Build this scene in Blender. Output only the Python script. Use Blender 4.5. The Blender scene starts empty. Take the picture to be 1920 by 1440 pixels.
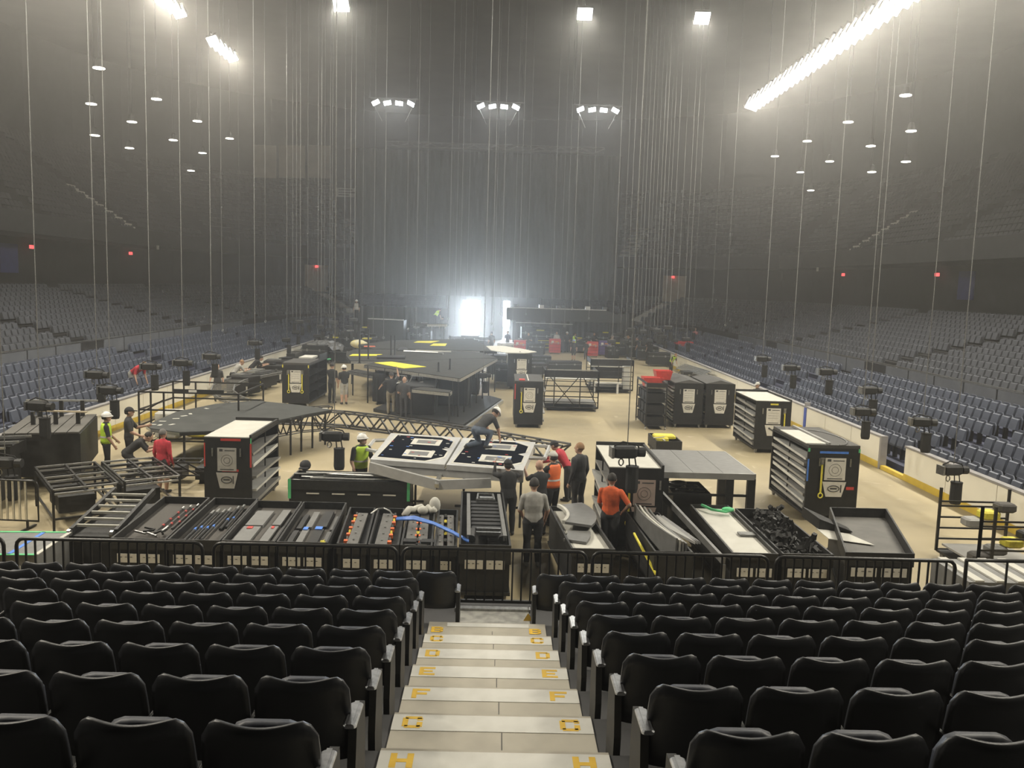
import bpy, math, random
from mathutils import Vector, Matrix, Euler
sc = bpy.context.scene
col = sc.collection
PI = math.pi
# ------------------------------------------------------------------ camera
F_PX = 1600.0
YAW, PITCH, ROLL, EYE = math.radians(1.0), math.atan(.1165), math.atan(.0297), 5.65
_f = Vector((math.sin(YAW)*math.cos(PITCH), math.cos(YAW)*math.cos(PITCH), -math.sin(PITCH)))
_r0 = Vector((math.cos(YAW), -math.sin(YAW), 0)); _u0 = _r0.cross(_f)
_r = _r0*math.cos(ROLL) + _u0*math.sin(ROLL); _u = -_r0*math.sin(ROLL) + _u0*math.cos(ROLL)
cam_d = bpy.data.cameras.new('camera'); cam = bpy.data.objects.new('camera', cam_d); col.objects.link(cam)
cam_d.sensor_width = 36.0; cam_d.lens = 36.0*F_PX/1920.0; cam_d.clip_start = .1; cam_d.clip_end = 400
M = Matrix((( _r.x, _u.x, -_f.x, 0), (_r.y, _u.y, -_f.y, 0), (_r.z, _u.z, -_f.z, EYE), (0, 0, 0, 1)))
cam.matrix_world = M
sc.camera = cam
# ------------------------------------------------------------------ view, world, sampling
sc.view_settings.view_transform = 'Standard'; sc.view_settings.look = 'None'
sc.view_settings.gamma = 1.0; sc.view_settings.use_curve_mapping = False
sc.view_settings.exposure = 0.0
w = bpy.data.worlds.new('world'); sc.world = w; w.use_nodes = True
w.node_tree.nodes['Background'].inputs[0].default_value = (.55, .7, 1, 1)
w.node_tree.nodes['Background'].inputs[1].default_value = 0.0
hzn = w.node_tree.nodes.new('ShaderNodeVolumeScatter')          # thin, even haze filling the hall, partly standing in for lens glare
hzn.inputs['Density'].default_value = .0034; hzn.inputs['Anisotropy'].default_value = .80; hzn.inputs['Color'].default_value = (1, .985, .95, 1)
w.node_tree.links.new(hzn.outputs[0], w.node_tree.nodes['World Output'].inputs['Volume'])
cy = sc.cycles
cy.max_bounces = 4; cy.diffuse_bounces = 2; cy.glossy_bounces = 2; cy.transmission_bounces = 2
cy.volume_bounces = 0; cy.transparent_max_bounces = 4
cy.caustics_reflective = False; cy.caustics_refractive = False
cy.use_denoising = True; cy.sample_clamp_indirect = 3.0
cy.use_adaptive_sampling = True; cy.adaptive_threshold = 0.08; cy.adaptive_min_samples = 16
cy.volume_step_rate = 4.0; cy.volume_max_steps = 64
# ------------------------------------------------------------------ large lights: the arena's flood lights, with fill bays added near the eye
LK = .76          # overall lamp level
def area(name, loc, target, size, sizey, power, colr=(1, .93, .80), spread=160):
    d = bpy.data.lights.new(name, 'AREA'); d.shape = 'RECTANGLE'; d.size = size; d.size_y = sizey
    d.energy = power*LK; d.color = colr; d.spread = math.radians(spread)
    o = bpy.data.objects.new(name, d); col.objects.link(o); o.location = loc
    o.rotation_euler = (Vector(target)-Vector(loc)).to_track_quat('-Z', 'Y').to_euler()
    return o
RIGHT_Y = [6.0, 14.0, 22.0, 30.0, 38.0, 46.0, 54.0, 62.0]      # the long bank over the floor's edge; nearest two bays added as unseen fill
for y in RIGHT_Y:
    area('flood_and_fill_light', (18.4, y, 19.3), (6.0, y-1.0 if y > 20 else y+7, 0), 6.5, .5, 2400 if y < 50 else 1800, (1, .93, .78), 170)
for y in [8.0, 16.0, 24.0, 34.0, 45.5, 55.0]:  # two nearest lamps are unseen fill, added for surfaces facing the eye
    area('flood_and_fill_light', (-17.4, y, 19.3), (-5.0, y-1 if y > 20 else y+7, 0), 3.4, .5, 2700 if y < 40 else 1700, (1, .92, .77), 170)
for x in (-9.0, 4.2, 10.6):
    area('flood_and_fill_light', (x, 48.4, 20.2), (x*.6, 42, 0), .9, .7, 800, (1, .96, .84), 130)
for x in (-8.6, -.5, 7.2):
    area('flood_and_fill_light', (x, 68.0, 19.2), (x*.8, 58, 0), 2.6, .4, 450, (.95, .98, 1), 130)
# daylight through the loading door at the far end
area('door_daylight', (-1.6, 91.5, 2.2), (-1.6, 78, 1.2), 5.6, 3.9, 6500, (.78, .89, 1), 120)
# ------------------------------------------------------------------ materials
MATS = {}
def mat(name, c, rough=.6, metal=0.0, c2=None, scale=6.0, bump=0.0, spec=.5, detail=3.0, emit=None, es=0.0, lo=.35, hi=.65, coat=0.0, stretch=None):
    """Principled material whose colour runs between c and c2 over a noise."""
    if name in MATS: return MATS[name]
    m = bpy.data.materials.new(name); m.use_nodes = True
    nt = m.node_tree; b = nt.nodes['Principled BSDF']
    b.inputs['Roughness'].default_value = rough; b.inputs['Metallic'].default_value = metal
    b.inputs['Specular IOR Level'].default_value = spec
    if coat: b.inputs['Coat Weight'].default_value = coat
    if c2 is None: c2 = tuple(x*.82 for x in c)
    tc = nt.nodes.new('ShaderNodeTexCoord'); mp = nt.nodes.new('ShaderNodeMapping')
    nz = nt.nodes.new('ShaderNodeTexNoise'); cr = nt.nodes.new('ShaderNodeValToRGB')
    nz.inputs['Scale'].default_value = scale; nz.inputs['Detail'].default_value = detail
    if stretch: mp.inputs['Scale'].default_value = stretch
    cr.color_ramp.elements[0].position = lo; cr.color_ramp.elements[1].position = hi
    cr.color_ramp.elements[0].color = (*c2, 1); cr.color_ramp.elements[1].color = (*c, 1)
    L = nt.links.new
    L(tc.outputs['Object'], mp.inputs[0]); L(mp.outputs[0], nz.inputs['Vector'])
    L(nz.outputs['Fac'], cr.inputs[0]); L(cr.outputs[0], b.inputs['Base Color'])
    if bump:
        bp = nt.nodes.new('ShaderNodeBump'); bp.inputs['Strength'].default_value = bump; bp.inputs['Distance'].default_value = .01
        L(nz.outputs['Fac'], bp.inputs['Height']); L(bp.outputs[0], b.inputs['Normal'])
    if emit:
        m.cycles.emission_sampling = 'NONE'
        b.inputs['Emission Color'].default_value = (*emit, 1); b.inputs['Emission Strength'].default_value = es
    MATS[name] = m
    return m
# ------------------------------------------------------------------ mesh builder
class MB:
    def __init__(s): s.v = []; s.f = []; s.m = []
    def add(s, vs, fs, mi=0):
        n = len(s.v); s.v += [tuple(p) for p in vs]; s.f += [tuple(i+n for i in f) for f in fs]; s.m += [mi]*len(fs); return s
    def bx(s, x0, x1, y0, y1, z0, z1, mi=0):
        return s.add([(x0,y0,z0),(x1,y0,z0),(x1,y1,z0),(x0,y1,z0),(x0,y0,z1),(x1,y0,z1),(x1,y1,z1),(x0,y1,z1)],
                     [(3,2,1,0),(4,5,6,7),(0,1,5,4),(1,2,6,5),(2,3,7,6),(3,0,4,7)], mi)
    def box(s, c, d, mi=0, rot=None):
        if rot is None: return s.bx(c[0]-d[0]/2,c[0]+d[0]/2,c[1]-d[1]/2,c[1]+d[1]/2,c[2]-d[2]/2,c[2]+d[2]/2,mi)
        R = Euler(rot).to_matrix(); C = Vector(c); t = MB().bx(-d[0]/2,d[0]/2,-d[1]/2,d[1]/2,-d[2]/2,d[2]/2)
        return s.add([C+R@Vector(p) for p in t.v], t.f, mi)
    def rbox(s, c, d, r=.03, mi=0):
        """box with bevelled vertical and top edges"""
        x, y, z = d[0]/2, d[1]/2, d[2]/2; r = min(r, x*.9, y*.9, z*.9)
        def ring(ix, zz): return [(c[0]+sx*(x-ix if k else x-ix-r), c[1]+sy*(y-ix-r if k else y-ix), c[2]+zz) for sx,sy,k in ((-1,-1,1),(-1,-1,0),(1,-1,0),(1,-1,1),(1,1,1),(1,1,0),(-1,1,0),(-1,1,1))]
        R = [ring(r*.7,-z), ring(0,-z+r*.7), ring(0,z-r*.7), ring(r*.7,z)]
        vs = sum(R, []); fs = [tuple(range(7,-1,-1)), tuple(range(24,32))]
        for k in range(3):
            for i in range(8): j=(i+1)%8; fs.append((k*8+i,k*8+j,k*8+8+j,k*8+8+i))
        return s.add(vs, fs, mi)
    def bar(s, a, b, w, h=None, mi=0, up=(0,0,1)):
        a, b = Vector(a), Vector(b); h = h or w; d = (b-a)
        if d.length < 1e-6: return s
        d.normalize(); u = Vector(up)
        if abs(d.dot(u)) > .97: u = Vector((1,0,0)) if abs(d.x) < .9 else Vector((0,1,0))
        x = d.cross(u).normalized(); y = x.cross(d).normalized()
        q = [(-1,-1),(1,-1),(1,1),(-1,1)]
        vs = [a+x*(i*w/2)+y*(j*h/2) for i,j in q]+[b+x*(i*w/2)+y*(j*h/2) for i,j in q]
        return s.add(vs, [(0,1,2,3),(7,6,5,4),(0,4,5,1),(1,5,6,2),(2,6,7,3),(3,7,4,0)], mi)
    def tube(s, a, b, r, n=6, mi=0, r2=None, cap=True):
        a, b = Vector(a), Vector(b); r2 = r if r2 is None else r2; d = b-a
        if d.length < 1e-6: return s
        d.normalize(); u = Vector((0,0,1)) if abs(d.z) < .95 else Vector((1,0,0))
        x = d.cross(u).normalized(); y = x.cross(d)
        vs = []
        for c, rr in ((a,r),(b,r2)):
            for i in range(n): t = 2*PI*i/n; vs.append(c+x*(math.cos(t)*rr)+y*(math.sin(t)*rr))
        fs = [(i,(i+1)%n,n+(i+1)%n,n+i) for i in range(n)]
        if cap: fs += [tuple(range(n-1,-1,-1)), tuple(range(n,2*n))]
        return s.add(vs, fs, mi)
    def path(s, pts, r, n=6, mi=0, closed=False):
        P = [Vector(p) for p in pts]; k = len(P); vs = []; up = None
        for i, p in enumerate(P):
            a = P[i-1] if (i > 0 or closed) else P[i]; b = P[(i+1)%k] if (i < k-1 or closed) else P[i]
            d = (b-a).normalized()
            if up is None: up = Vector((0,0,1)) if abs(d.z) < .9 else Vector((1,0,0))
            x = d.cross(up)
            if x.length < 1e-4: x = d.cross(Vector((0,1,0)))
            x.normalize(); y = x.cross(d); up = y if abs(d.z) > .5 else up
            for j in range(n): t = 2*PI*j/n; vs.append(p+x*(math.cos(t)*r)+y*(math.sin(t)*r))
        fs = []
        for i in range(k if closed else k-1):
            i2 = (i+1)%k
            for j in range(n): j2=(j+1)%n; fs.append((i*n+j,i*n+j2,i2*n+j2,i2*n+j))
        if not closed: fs += [tuple(range(n-1,-1,-1)), tuple(range((k-1)*n,k*n))]
        return s.add(vs, fs, mi)
    def prism(s, poly, z0, z1, mi=0):
        n = len(poly)
        ar = sum(poly[i][0]*poly[(i+1)%n][1]-poly[(i+1)%n][0]*poly[i][1] for i in range(n))
        if ar < 0: poly = poly[::-1]
        return s.add([(x,y,z0) for x,y in poly]+[(x,y,z1) for x,y in poly],
              [tuple(range(n-1,-1,-1)), tuple(range(n,2*n))]+[(i,(i+1)%n,n+(i+1)%n,n+i) for i in range(n)], mi)
    def lathe(s, prof, n=12, mi=0, c=(0,0,0)):
        vs = []; k = len(prof)
        for r, z in prof:
            for i in range(n): t=2*PI*i/n; vs.append((c[0]+r*math.cos(t), c[1]+r*math.sin(t), c[2]+z))
        fs = [(j*n+i,j*n+(i+1)%n,(j+1)*n+(i+1)%n,(j+1)*n+i) for j in range(k-1) for i in range(n)]
        fs += [tuple(range(n-1,-1,-1)), tuple(range((k-1)*n,k*n))]
        return s.add(vs, fs, mi)
    def ball(s, c, r, nu=8, nv=6, mi=0, z0=-1.0):
        if not hasattr(r, '__len__'): r = (r, r, r)
        a0 = math.asin(z0)
        prof = [(math.cos(a0+(PI/2-a0)*j/nv), math.sin(a0+(PI/2-a0)*j/nv)) for j in range(nv+1)]
        n = len(s.v); s.lathe([(max(p,.001), z) for p, z in prof], nu, mi)
        s.v[n:] = [(c[0]+x*r[0], c[1]+y*r[1], c[2]+z*r[2]) for x,y,z in s.v[n:]]
        return s
    def xf(s, Mx):
        s.v = [tuple(Mx @ Vector(p)) for p in s.v]; return s
    def join(s, o, Mx=None):
        n = len(s.v); s.v += [tuple(Mx@Vector(p)) for p in o.v] if Mx is not None else list(o.v)
        s.f += [tuple(i+n for i in f) for f in o.f]; s.m += o.m; return s
    def mesh(s, name, mats, smooth=False):
        me = bpy.data.meshes.new(name); me.from_pydata(s.v, [], s.f)
        for m in (mats if isinstance(mats, (list, tuple)) else [mats]): me.materials.append(m)
        if any(s.m): me.polygons.foreach_set('material_index', s.m)
        if smooth: me.polygons.foreach_set('use_smooth', [True]*len(s.f))
        me.update(); return me
    def obj(s, name, mats, parent=None, smooth=False, loc=None, rz=0):
        o = bpy.data.objects.new(name, s.mesh(name, mats, smooth)); col.objects.link(o)
        if parent is not None: o.parent = parent
        if loc is not None: o.location = loc
        if rz: o.rotation_euler = (0,0,rz)
        return o
def tag(o, label, cat, group=None):
    o['label'] = label; o['category'] = cat
    if group: o['group'] = group
    return o
def thing(name, label, cat, loc=(0,0,0), rz=0, group=None):
    o = bpy.data.objects.new(name, None); o.empty_display_size = .2; col.objects.link(o)
    o.location = loc; o.rotation_euler = (0,0,rz)
    return tag(o, label, cat, group)
def struct(o):
    o['kind'] = 'structure'; return o
def dup(root, loc, rz=None, label=None, group=None, scale=None):
    r = root.copy(); col.objects.link(r); r.location = loc
    if rz is not None: r.rotation_euler = (0,0,rz)
    if label: r['label'] = label
    if group: r['group'] = group
    if scale: r.scale = scale
    for ch in list(root.children):
        c = ch.copy(); col.objects.link(c); c.parent = r
        for g in ch.children:
            d = g.copy(); col.objects.link(d); d.parent = c
    return r
def inst(me, name, parent=None, loc=(0,0,0), rz=0):
    o = bpy.data.objects.new(name, me); col.objects.link(o)
    if parent is not None: o.parent = parent
    o.location = loc; o.rotation_euler = (0,0,rz); return o
def TR(x=0, y=0, z=0, rx=0, ry=0, rz=0): return Matrix.Translation((x,y,z)) @ Euler((rx,ry,rz)).to_matrix().to_4x4()
rnd = random.Random(7)
# colours used again and again
K = dict
black = mat('black_painted_metal', (.022,.022,.021), .55, 0, (.012,.012,.012), 9, 0, .35)
blackwood = mat('black_plywood', (.018,.018,.017), .65, 0, (.010,.010,.010), 5, .1, .3)
bframe = mat('black_tube_steel', (.030,.029,.027), .38, .3, (.016,.016,.015), 12)
steel = mat('bare_steel', (.42,.42,.40), .35, .9, (.28,.28,.27), 20)
alu = mat('brushed_aluminium', (.62,.62,.60), .35, .85, (.5,.5,.48), 14)
white = mat('white_sheet', (.55,.54,.49), .7, 0, (.50,.49,.44), 3, .05, .2)
paper = mat('paper_label', (.62,.60,.54), .7, 0, (.56,.54,.48), 8)
rubber = mat('black_rubber', (.012,.012,.012), .8)
yellow = mat('yellow_webbing', (.70,.62,.06), .6, 0, (.58,.50,.05), 20)
greyfab = mat('grey_foam_lining', (.085,.08,.072), .9, 0, (.065,.06,.055), 30)
grey = mat('grey_painted_panel', (.16,.16,.155), .5, 0, (.13,.13,.125), 6)
redt = mat('red_tape', (.55,.05,.04), .6); greent = mat('green_tape', (.10,.55,.22), .6); bluet = mat('blue_tape', (.07,.22,.70), .6)
cyant = mat('cyan_tape', (.12,.55,.62), .6)
# ------------------------------------------------------------------ setting
XL, XR = -13.8, 12.7          # inner faces of the rink boards
YS = 78.0; RC = 8.5           # straight sides end here; corner radius
floor_m = mat('polished_concrete_floor', (.41,.345,.215), .55, 0, (.30,.25,.155), .45, .03, .25, 9, lo=.3, hi=.72)
_nt = floor_m.node_tree       # pale scuffs and tape ghosts on the concrete
_n2 = _nt.nodes.new('ShaderNodeTexNoise'); _n2.inputs['Scale'].default_value = 1.3; _n2.inputs['Detail'].default_value = 6; _n2.inputs['Distortion'].default_value = 1.2
_r2 = _nt.nodes.new('ShaderNodeValToRGB'); _r2.color_ramp.elements[0].position = .63; _r2.color_ramp.elements[1].position = .72
_r2.color_ramp.elements[1].color = (.45,.45,.45,1)
_mx = _nt.nodes.new('ShaderNodeMix'); _mx.data_type = 'RGBA'
_b = _nt.nodes['Principled BSDF']; _src = _b.inputs['Base Color'].links[0].from_socket
_nt.links.new(_n2.inputs['Vector'].node.outputs[0], _r2.inputs[0]); _nt.links.new(_nt.nodes['Texture Coordinate'].outputs['Object'], _n2.inputs['Vector'])
_nt.links.new(_r2.outputs[0], _mx.inputs['Factor']); _nt.links.new(_src, _mx.inputs['A']); _mx.inputs['B'].default_value = (.58,.52,.38,1)
_nt.links.new(_mx.outputs['Result'], _b.inputs['Base Color'])
struct(MB().bx(XL-.3, XR+.3, 11.25, 110, -.3, 0).obj('floor', floor_m))
dark = mat('dark_wall_paint', (.05,.05,.052), .8, 0, (.04,.04,.042), .4)
roof_m = mat('dark_roof_deck', (.085,.078,.066), .85, 0, (.06,.055,.047), .3)
terr = mat('dark_terrace_concrete', (.035,.035,.038), .85, 0, (.026,.026,.028), 1.5)
navy = mat('navy_terrace_deck', (.030,.036,.075), .7, 0, (.022,.027,.058), 1.5)
struct(MB().bx(-60, 60, -25, 125, 28, 28.5).obj('ceiling', roof_m))
struct(MB().bx(-60, -59.5, -25, 125, -.3, 28).obj('wall_left', dark))
struct(MB().bx(59.5, 60, -25, 125, -.3, 28).obj('wall_right', dark))
struct(MB().bx(-60, 60, -25.5, -25, -.3, 28).obj('wall_back', dark))
_b = MB()      # far wall with the loading door opening
DX0, DX1, DZ = -4.4, 1.6, 4.25
_b.bx(-60, DX0, 120, 120.5, -.3, 28).bx(DX1, 60, 120, 120.5, -.3, 28).bx(DX0, DX1, 120, 120.5, DZ, 28)
_b.bx(DX0-.3, DX0, 90, 120, 0, DZ+.3).bx(DX1, DX1+.3, 90, 120, 0, DZ+.3).bx(DX0-.3, DX1+.3, 90, 120, DZ, DZ+.3)   # tunnel to the dock
struct(_b.obj('wall_far', dark))
_dm = mat('bright_daylight_outside', (.9,.95,1), .9, emit=(.86,.94,1), es=9.0)
_o = MB().bx(DX0-1, DX1+1, 121.5, 121.7, -.3, DZ+.5).obj('door_1', _dm); struct(_o)      # blown-out daylight in the open dock door
_d = MB()                                                     # dark front of the dock with two openings
for xa, xb in ((-5.3, -3.75), (-1.95, .42), (1.1, 4.2)): _d.bx(xa, xb, 88, 88.2, 0, 3.95)
_d.bx(-5.3, 4.2, 88, 88.2, 3.95, 8.0)
struct(_d.obj('door_2', black))
# ---- the bowl: every row follows the rink outline at an offset
def outline(off, y0=14.0, n=10, full=True):
    """polyline left side -> far corner -> far end -> corner -> right side; (x, y, nx, ny) with the outward normal"""
    P = []
    r = RC+off
    y = y0
    while y < YS: P.append((XL-off, y, -1, 0)); y += 4.0
    for i in range(n+1):
        a = PI - (PI/2)*i/n; P.append((XL+RC+r*math.cos(a), YS+r*math.sin(a), math.cos(a), math.sin(a)))
    for i in range(n+1):
        a = PI/2 - (PI/2)*i/n; P.append((XR-RC+r*math.cos(a), YS+r*math.sin(a), math.cos(a), math.sin(a)))
    y = YS
    while y > y0: P.append((XR+off, y, 1, 0)); y -= 4.0
    P.append((XR+off, y0, 1, 0))
    return P
def sweep(mb, o0, z0, o1, z1, mi=0, gap=True):
    A, B = outline(o0), outline(o1); n = len(mb.v)
    mb.v += [(p[0], p[1], z0) for p in A]+[(p[0], p[1], z1) for p in B]; k = len(A)
    mid = 16+10          # the far end between the corners stays open for the dock
    for i in range(k-1):
        if gap and i == mid: continue
        mb.f.append((n+i, n+k+i, n+k+i+1, n+i+1)); mb.m.append(mi)
LOW = [(.45+.85*k, .20+.205*k) for k in range(6)]                   # (offset of the tread's front edge, tread height)
UPP = [(6.95+.85*j, 1.66+.21*j) for j in range(12)]
b = MB()
zprev = 0.0; oprev = .12
for k, (o, z) in enumerate(LOW):
    sweep(b, oprev, zprev, o, zprev, 1); sweep(b, o, zprev, o, z, 1); oprev, zprev = o, z
sweep(b, oprev, zprev, 6.3, zprev, 1); oprev = 6.3
sweep(b, 6.3, zprev, 6.3, 2.25, 0); sweep(b, 6.3, 2.25, 6.42, 2.25, 0); sweep(b, 6.42, 2.25, 6.42, 1.66, 0); zprev = 1.66; oprev = 6.42
for j, (o, z) in enumerate(UPP):
    sweep(b, oprev, zprev, o, zprev, 0); sweep(b, o, zprev, o, z, 0); oprev, zprev = o, z
sweep(b, oprev, zprev, 20.5, zprev, 0); sweep(b, 20.5, zprev, 20.5, 8.0, 0)      # concourse floor and back wall
sweep(b, 20.5, 8.0, 16.4, 8.0, 0); sweep(b, 16.4, 8.0, 16.2, 9.3, 0)              # soffit and lip of the upper deck
zprev, oprev = 8.85, 16.4; sweep(b, 16.2, 9.3, 16.4, 8.85, 0)
UP2 = []
for j in range(18):
    o = 16.9+.80*j; z = 8.85+.52*j; UP2.append((o, z))
    sweep(b, oprev, zprev, o, zprev, 0); sweep(b, o, zprev, o, z, 0); oprev, zprev = o, z
sweep(b, oprev, zprev, oprev+2, zprev, 0); sweep(b, oprev+2, zprev, oprev+2, 28, 0)
b.bx(XL+RC-.1, XL+RC, 86.6, 106, 0, 8).bx(XR-RC, XR-RC+.1, 86.6, 106, 0, 8)
struct(b.obj('seating_terrace', [terr, navy]))
# parapet panels and rail between the lower and upper rows
par_m = mat('grey_parapet_panel', (.16,.17,.19), .7, 0, (.13,.14,.16), 2)
for side in (-1, 1):
    X = (XL-6.28) if side < 0 else (XR+6.28)
    pr = thing('parapet', 'low grey parapet of separate panels with a thin rail along the %s stand' % ('left' if side < 0 else 'right'), 'parapet', (X, 0, 1.3))
    pr['label'] = 'low grey panel parapet with thin rail, ' + ('behind the blue seats beside the black bleacher cart' if side < 0 else 'behind the blue seats above the open board gate')
    me = MB().bx(-.03, .03, -1.12, 1.12, 0, .72).mesh('parapet_panel', par_m)
    for k in range(22):
        y = 16.5+2.36*k
        if min(abs(y-a) for a in (27.4, 43.3, 59.3)) < 1.3: continue
        inst(me, 'panel', pr, (-side*.0, y, .22))
    MB().bar((0, 14, 1.02), (0, 68, 1.02), .05, .05).obj('handrail', steel, pr)
# ---- rink boards
board_m = mat('white_board_plastic', (.88,.85,.74), .42, 0, (.80,.77,.67), .8, 0, .5, 8)
kick_m = mat('yellow_kick_plate', (.72,.52,.06), .45, 0, (.60,.42,.05), 2)
cap_m = mat('grey_cap_rail', (.30,.29,.29), .5, 0, (.24,.23,.23), 3)
def boards(X, s, y0, y1, gate=None, name='wall_right_boards'):
    root = bpy.data.objects.new(name, None); col.objects.link(root); struct(root); root.location = (X, 0, 0)
    pm = MB().bx(-.06, .06, .012, 2.43, .0, 1.02).mesh('board_panel', board_m)
    km = MB().bx(-.075, .075, .006, 2.436, .0, .21).mesh('kick_plate', kick_m)
    cm = MB().bx(-.10, .10, 0, 2.442, 1.02, 1.08).mesh('cap_rail', cap_m)
    y = y0
    while y < y1:
        if gate and abs(y+1.2-gate) < 1.0: y += 2.442-.9; continue
        inst(pm, 'board_panel', root, (0, y, 0)); inst(km, 'kick_plate', root, (0, y, 0)); inst(cm, 'cap_rail', root, (0, y, 0)); y += 2.442
    return root
rb = boards(XR, 1, 25.72-4*2.442, 25.7)
rb2 = boards(XR, 1, 27.35, 78, name='wall_right_boards')
MB().bx(-.075, .075, 25.72, 27.35, 0, .13).obj('kick_plate', kick_m, rb)
lb = boards(XL, -1, 16, 78, None, 'wall_left_boards')
MB().bx(-.085, -.06, 34.25, 34.5, 0, 1.08).obj('blue_line_stripe', mat('blue_paint', (.05,.10,.48), .5), rb)
MB().bx(-.09, .09, 34.3, 34.45, 1.08, 1.22).obj('board_cap_post', cap_m, rb)
MB().bx(-.11, .11, 27.30, 27.42, 0, 1.09).obj('gate_post', cap_m, rb)
# ------------------------------------------------------------------ seats of the side stands
seatblue = mat('blue_grey_plastic_seat', (.085,.098,.135), .5, 0, (.068,.078,.11), 3)
seatgrey = mat('slate_plastic_seat', (.085,.09,.105), .5, 0, (.068,.073,.086), 3)
def side_back():      # seat in local coordinates: faces -Y (toward the floor), stands at z=0
    poly = [(-.21,0),(.21,0),(.235,.2),(.225,.34),(.16,.42),(-.16,.42),(-.225,.34),(-.235,.2)]
    b = MB(); n = len(poly)
    vs = [(x, .02+z*.12+.10*abs(x), .40+z) for x, z in poly]+[(x, .06+z*.12+.10*abs(x), .40+z) for x, z in poly]
    b.add(vs, [tuple(range(n)), tuple(range(2*n-1, n-1, -1))]+[(i, n+i, n+(i+1)%n, (i+1)%n) for i in range(n)])
    return b
def side_pan():
    b = MB(); b.add([(-.2,-.12,.40),(.2,-.12,.40),(.2,.0,.38),(-.2,.0,.38),(-.2,-.03,.74),(.2,-.03,.74),(.2,.02,.76),(-.2,.02,.76)],
                    [(3,2,1,0),(4,5,6,7),(0,1,5,4),(1,2,6,5),(2,3,7,6),(3,0,4,7)]); return b
def side_leg(): return MB().bx(-.03, .03, -.05, .10, 0, .42)
AISLES = [26.5, 43.3, 59.3, 75.0]
BACK, PAN, LEG = side_back(), side_pan(), side_leg()
mBack, mPan, mLeg = BACK.mesh('seat_back', seatblue), PAN.mesh('seat_pan', seatblue), LEG.mesh('seat_stand', black)
mBackg, mPang = BACK.mesh('seat_back', seatgrey), PAN.mesh('seat_pan', seatgrey)
def rows_side():
    """(side, row, x, y, z, heading) of every seat on the straight sides and in the corners"""
    out = []
    for r, (o, z) in enumerate(LOW+UPP):
        off = o+.45
        for s in (-1, 1):
            X = XL-off if s < 0 else XR+off
            y = 15.2
            while y < YS:
                lim = .75 if r >= 6 else .55
                if min(abs(y-a) for a in AISLES) > lim: out.append((s, r, X, y, z, -s*PI/2))
                y += .53
            R = RC+off; cx = XL+RC if s < 0 else XR-RC; n = int(R*(PI/2)/.53)
            for i in range(n):
                a = (PI/2)*(i+.5)/n
                if abs(a-.92) < 1.1/R: continue
                out.append((s, r, cx+s*R*math.cos(a), YS+R*math.sin(a), z, s*(PI/2-a)*-1 if False else math.atan2(-math.sin(a), -s*math.cos(a))+PI/2))
    return out
def visible(x, y, z, m=30):
    v = Vector((x, y, z-EYE)); k = v.dot(_f)
    if k < .3: return False
    px, py = 960+F_PX*v.dot(_r)/k, 720-F_PX*v.dot(_u)/k
    return -m < px < 1920+m and -m < py < 1440+m
allseats = [q for q in rows_side() if visible(q[2], q[3], q[4]+.7, 40)]
near = sorted([q for q in allseats if q[1] < 6 and q[3] < YS], key=lambda q: math.hypot(q[2], q[3]))
LH = {True: 'near the open board gate', False: 'near the black bleacher cart'}
ORD = ['first', 'second', 'third', 'fourth', 'fifth', 'sixth']
picked = set()
NSIDE = 170
for s in (-1, 1):
    for q in [t for t in near if t[0] == s][:NSIDE//2]:
        picked.add(q)
        t = thing('stadium_seat', 'blue grey stadium seat in the %s row above the boards, %s' % (ORD[q[1]], LH[s > 0]), 'seat', (q[2], q[3], q[4]), q[5], 'blue grey seats behind the boards')
        t['group'] = 'blue grey seats in the %s row %s' % (ORD[q[1]], LH[s > 0])
        inst(mBack, 'backrest', t); inst(mPan, 'seat_pan', t); inst(mLeg, 'seat_stand', t)
far_b, far_g = MB(), MB()
for q in allseats:
    if q in picked: continue
    Mx = Matrix.Translation((q[2], q[3], q[4])) @ Matrix.Rotation(q[5], 4, 'Z')
    d = far_b if q[1] < 6 else far_g
    d.join(BACK, Mx).join(PAN, Mx)
o = far_b.obj('blue_seat_rows', seatblue); o['kind'] = 'stuff'; tag(o, 'rows of blue grey plastic seats behind the boards on both sides', 'seats')
o = far_g.obj('slate_seat_rows', seatgrey); o['kind'] = 'stuff'; tag(o, 'rows of slate grey seats above the parapets up to the concourse', 'seats')
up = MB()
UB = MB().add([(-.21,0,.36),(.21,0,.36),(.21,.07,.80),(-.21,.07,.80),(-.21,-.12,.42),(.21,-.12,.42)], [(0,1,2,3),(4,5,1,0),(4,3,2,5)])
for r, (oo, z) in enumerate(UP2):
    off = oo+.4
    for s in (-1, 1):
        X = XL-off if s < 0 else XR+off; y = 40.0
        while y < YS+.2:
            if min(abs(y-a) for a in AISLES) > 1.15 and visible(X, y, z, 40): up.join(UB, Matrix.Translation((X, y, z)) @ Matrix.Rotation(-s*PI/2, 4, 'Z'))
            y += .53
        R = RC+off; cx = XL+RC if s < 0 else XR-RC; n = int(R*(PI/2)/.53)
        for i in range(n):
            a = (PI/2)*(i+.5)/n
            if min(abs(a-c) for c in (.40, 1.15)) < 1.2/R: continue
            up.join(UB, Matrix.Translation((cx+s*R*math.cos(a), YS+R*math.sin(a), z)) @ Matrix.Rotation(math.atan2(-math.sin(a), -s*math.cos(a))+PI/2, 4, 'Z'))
o = up.obj('upper_deck_seat_rows', mat('shade_darkened_seat', (.05,.052,.06), .6)); o['kind'] = 'stuff'; tag(o, 'rows of dim seats on the dark upper deck', 'seats')  # seat colour darkened to carry the upper deck's shade
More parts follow.
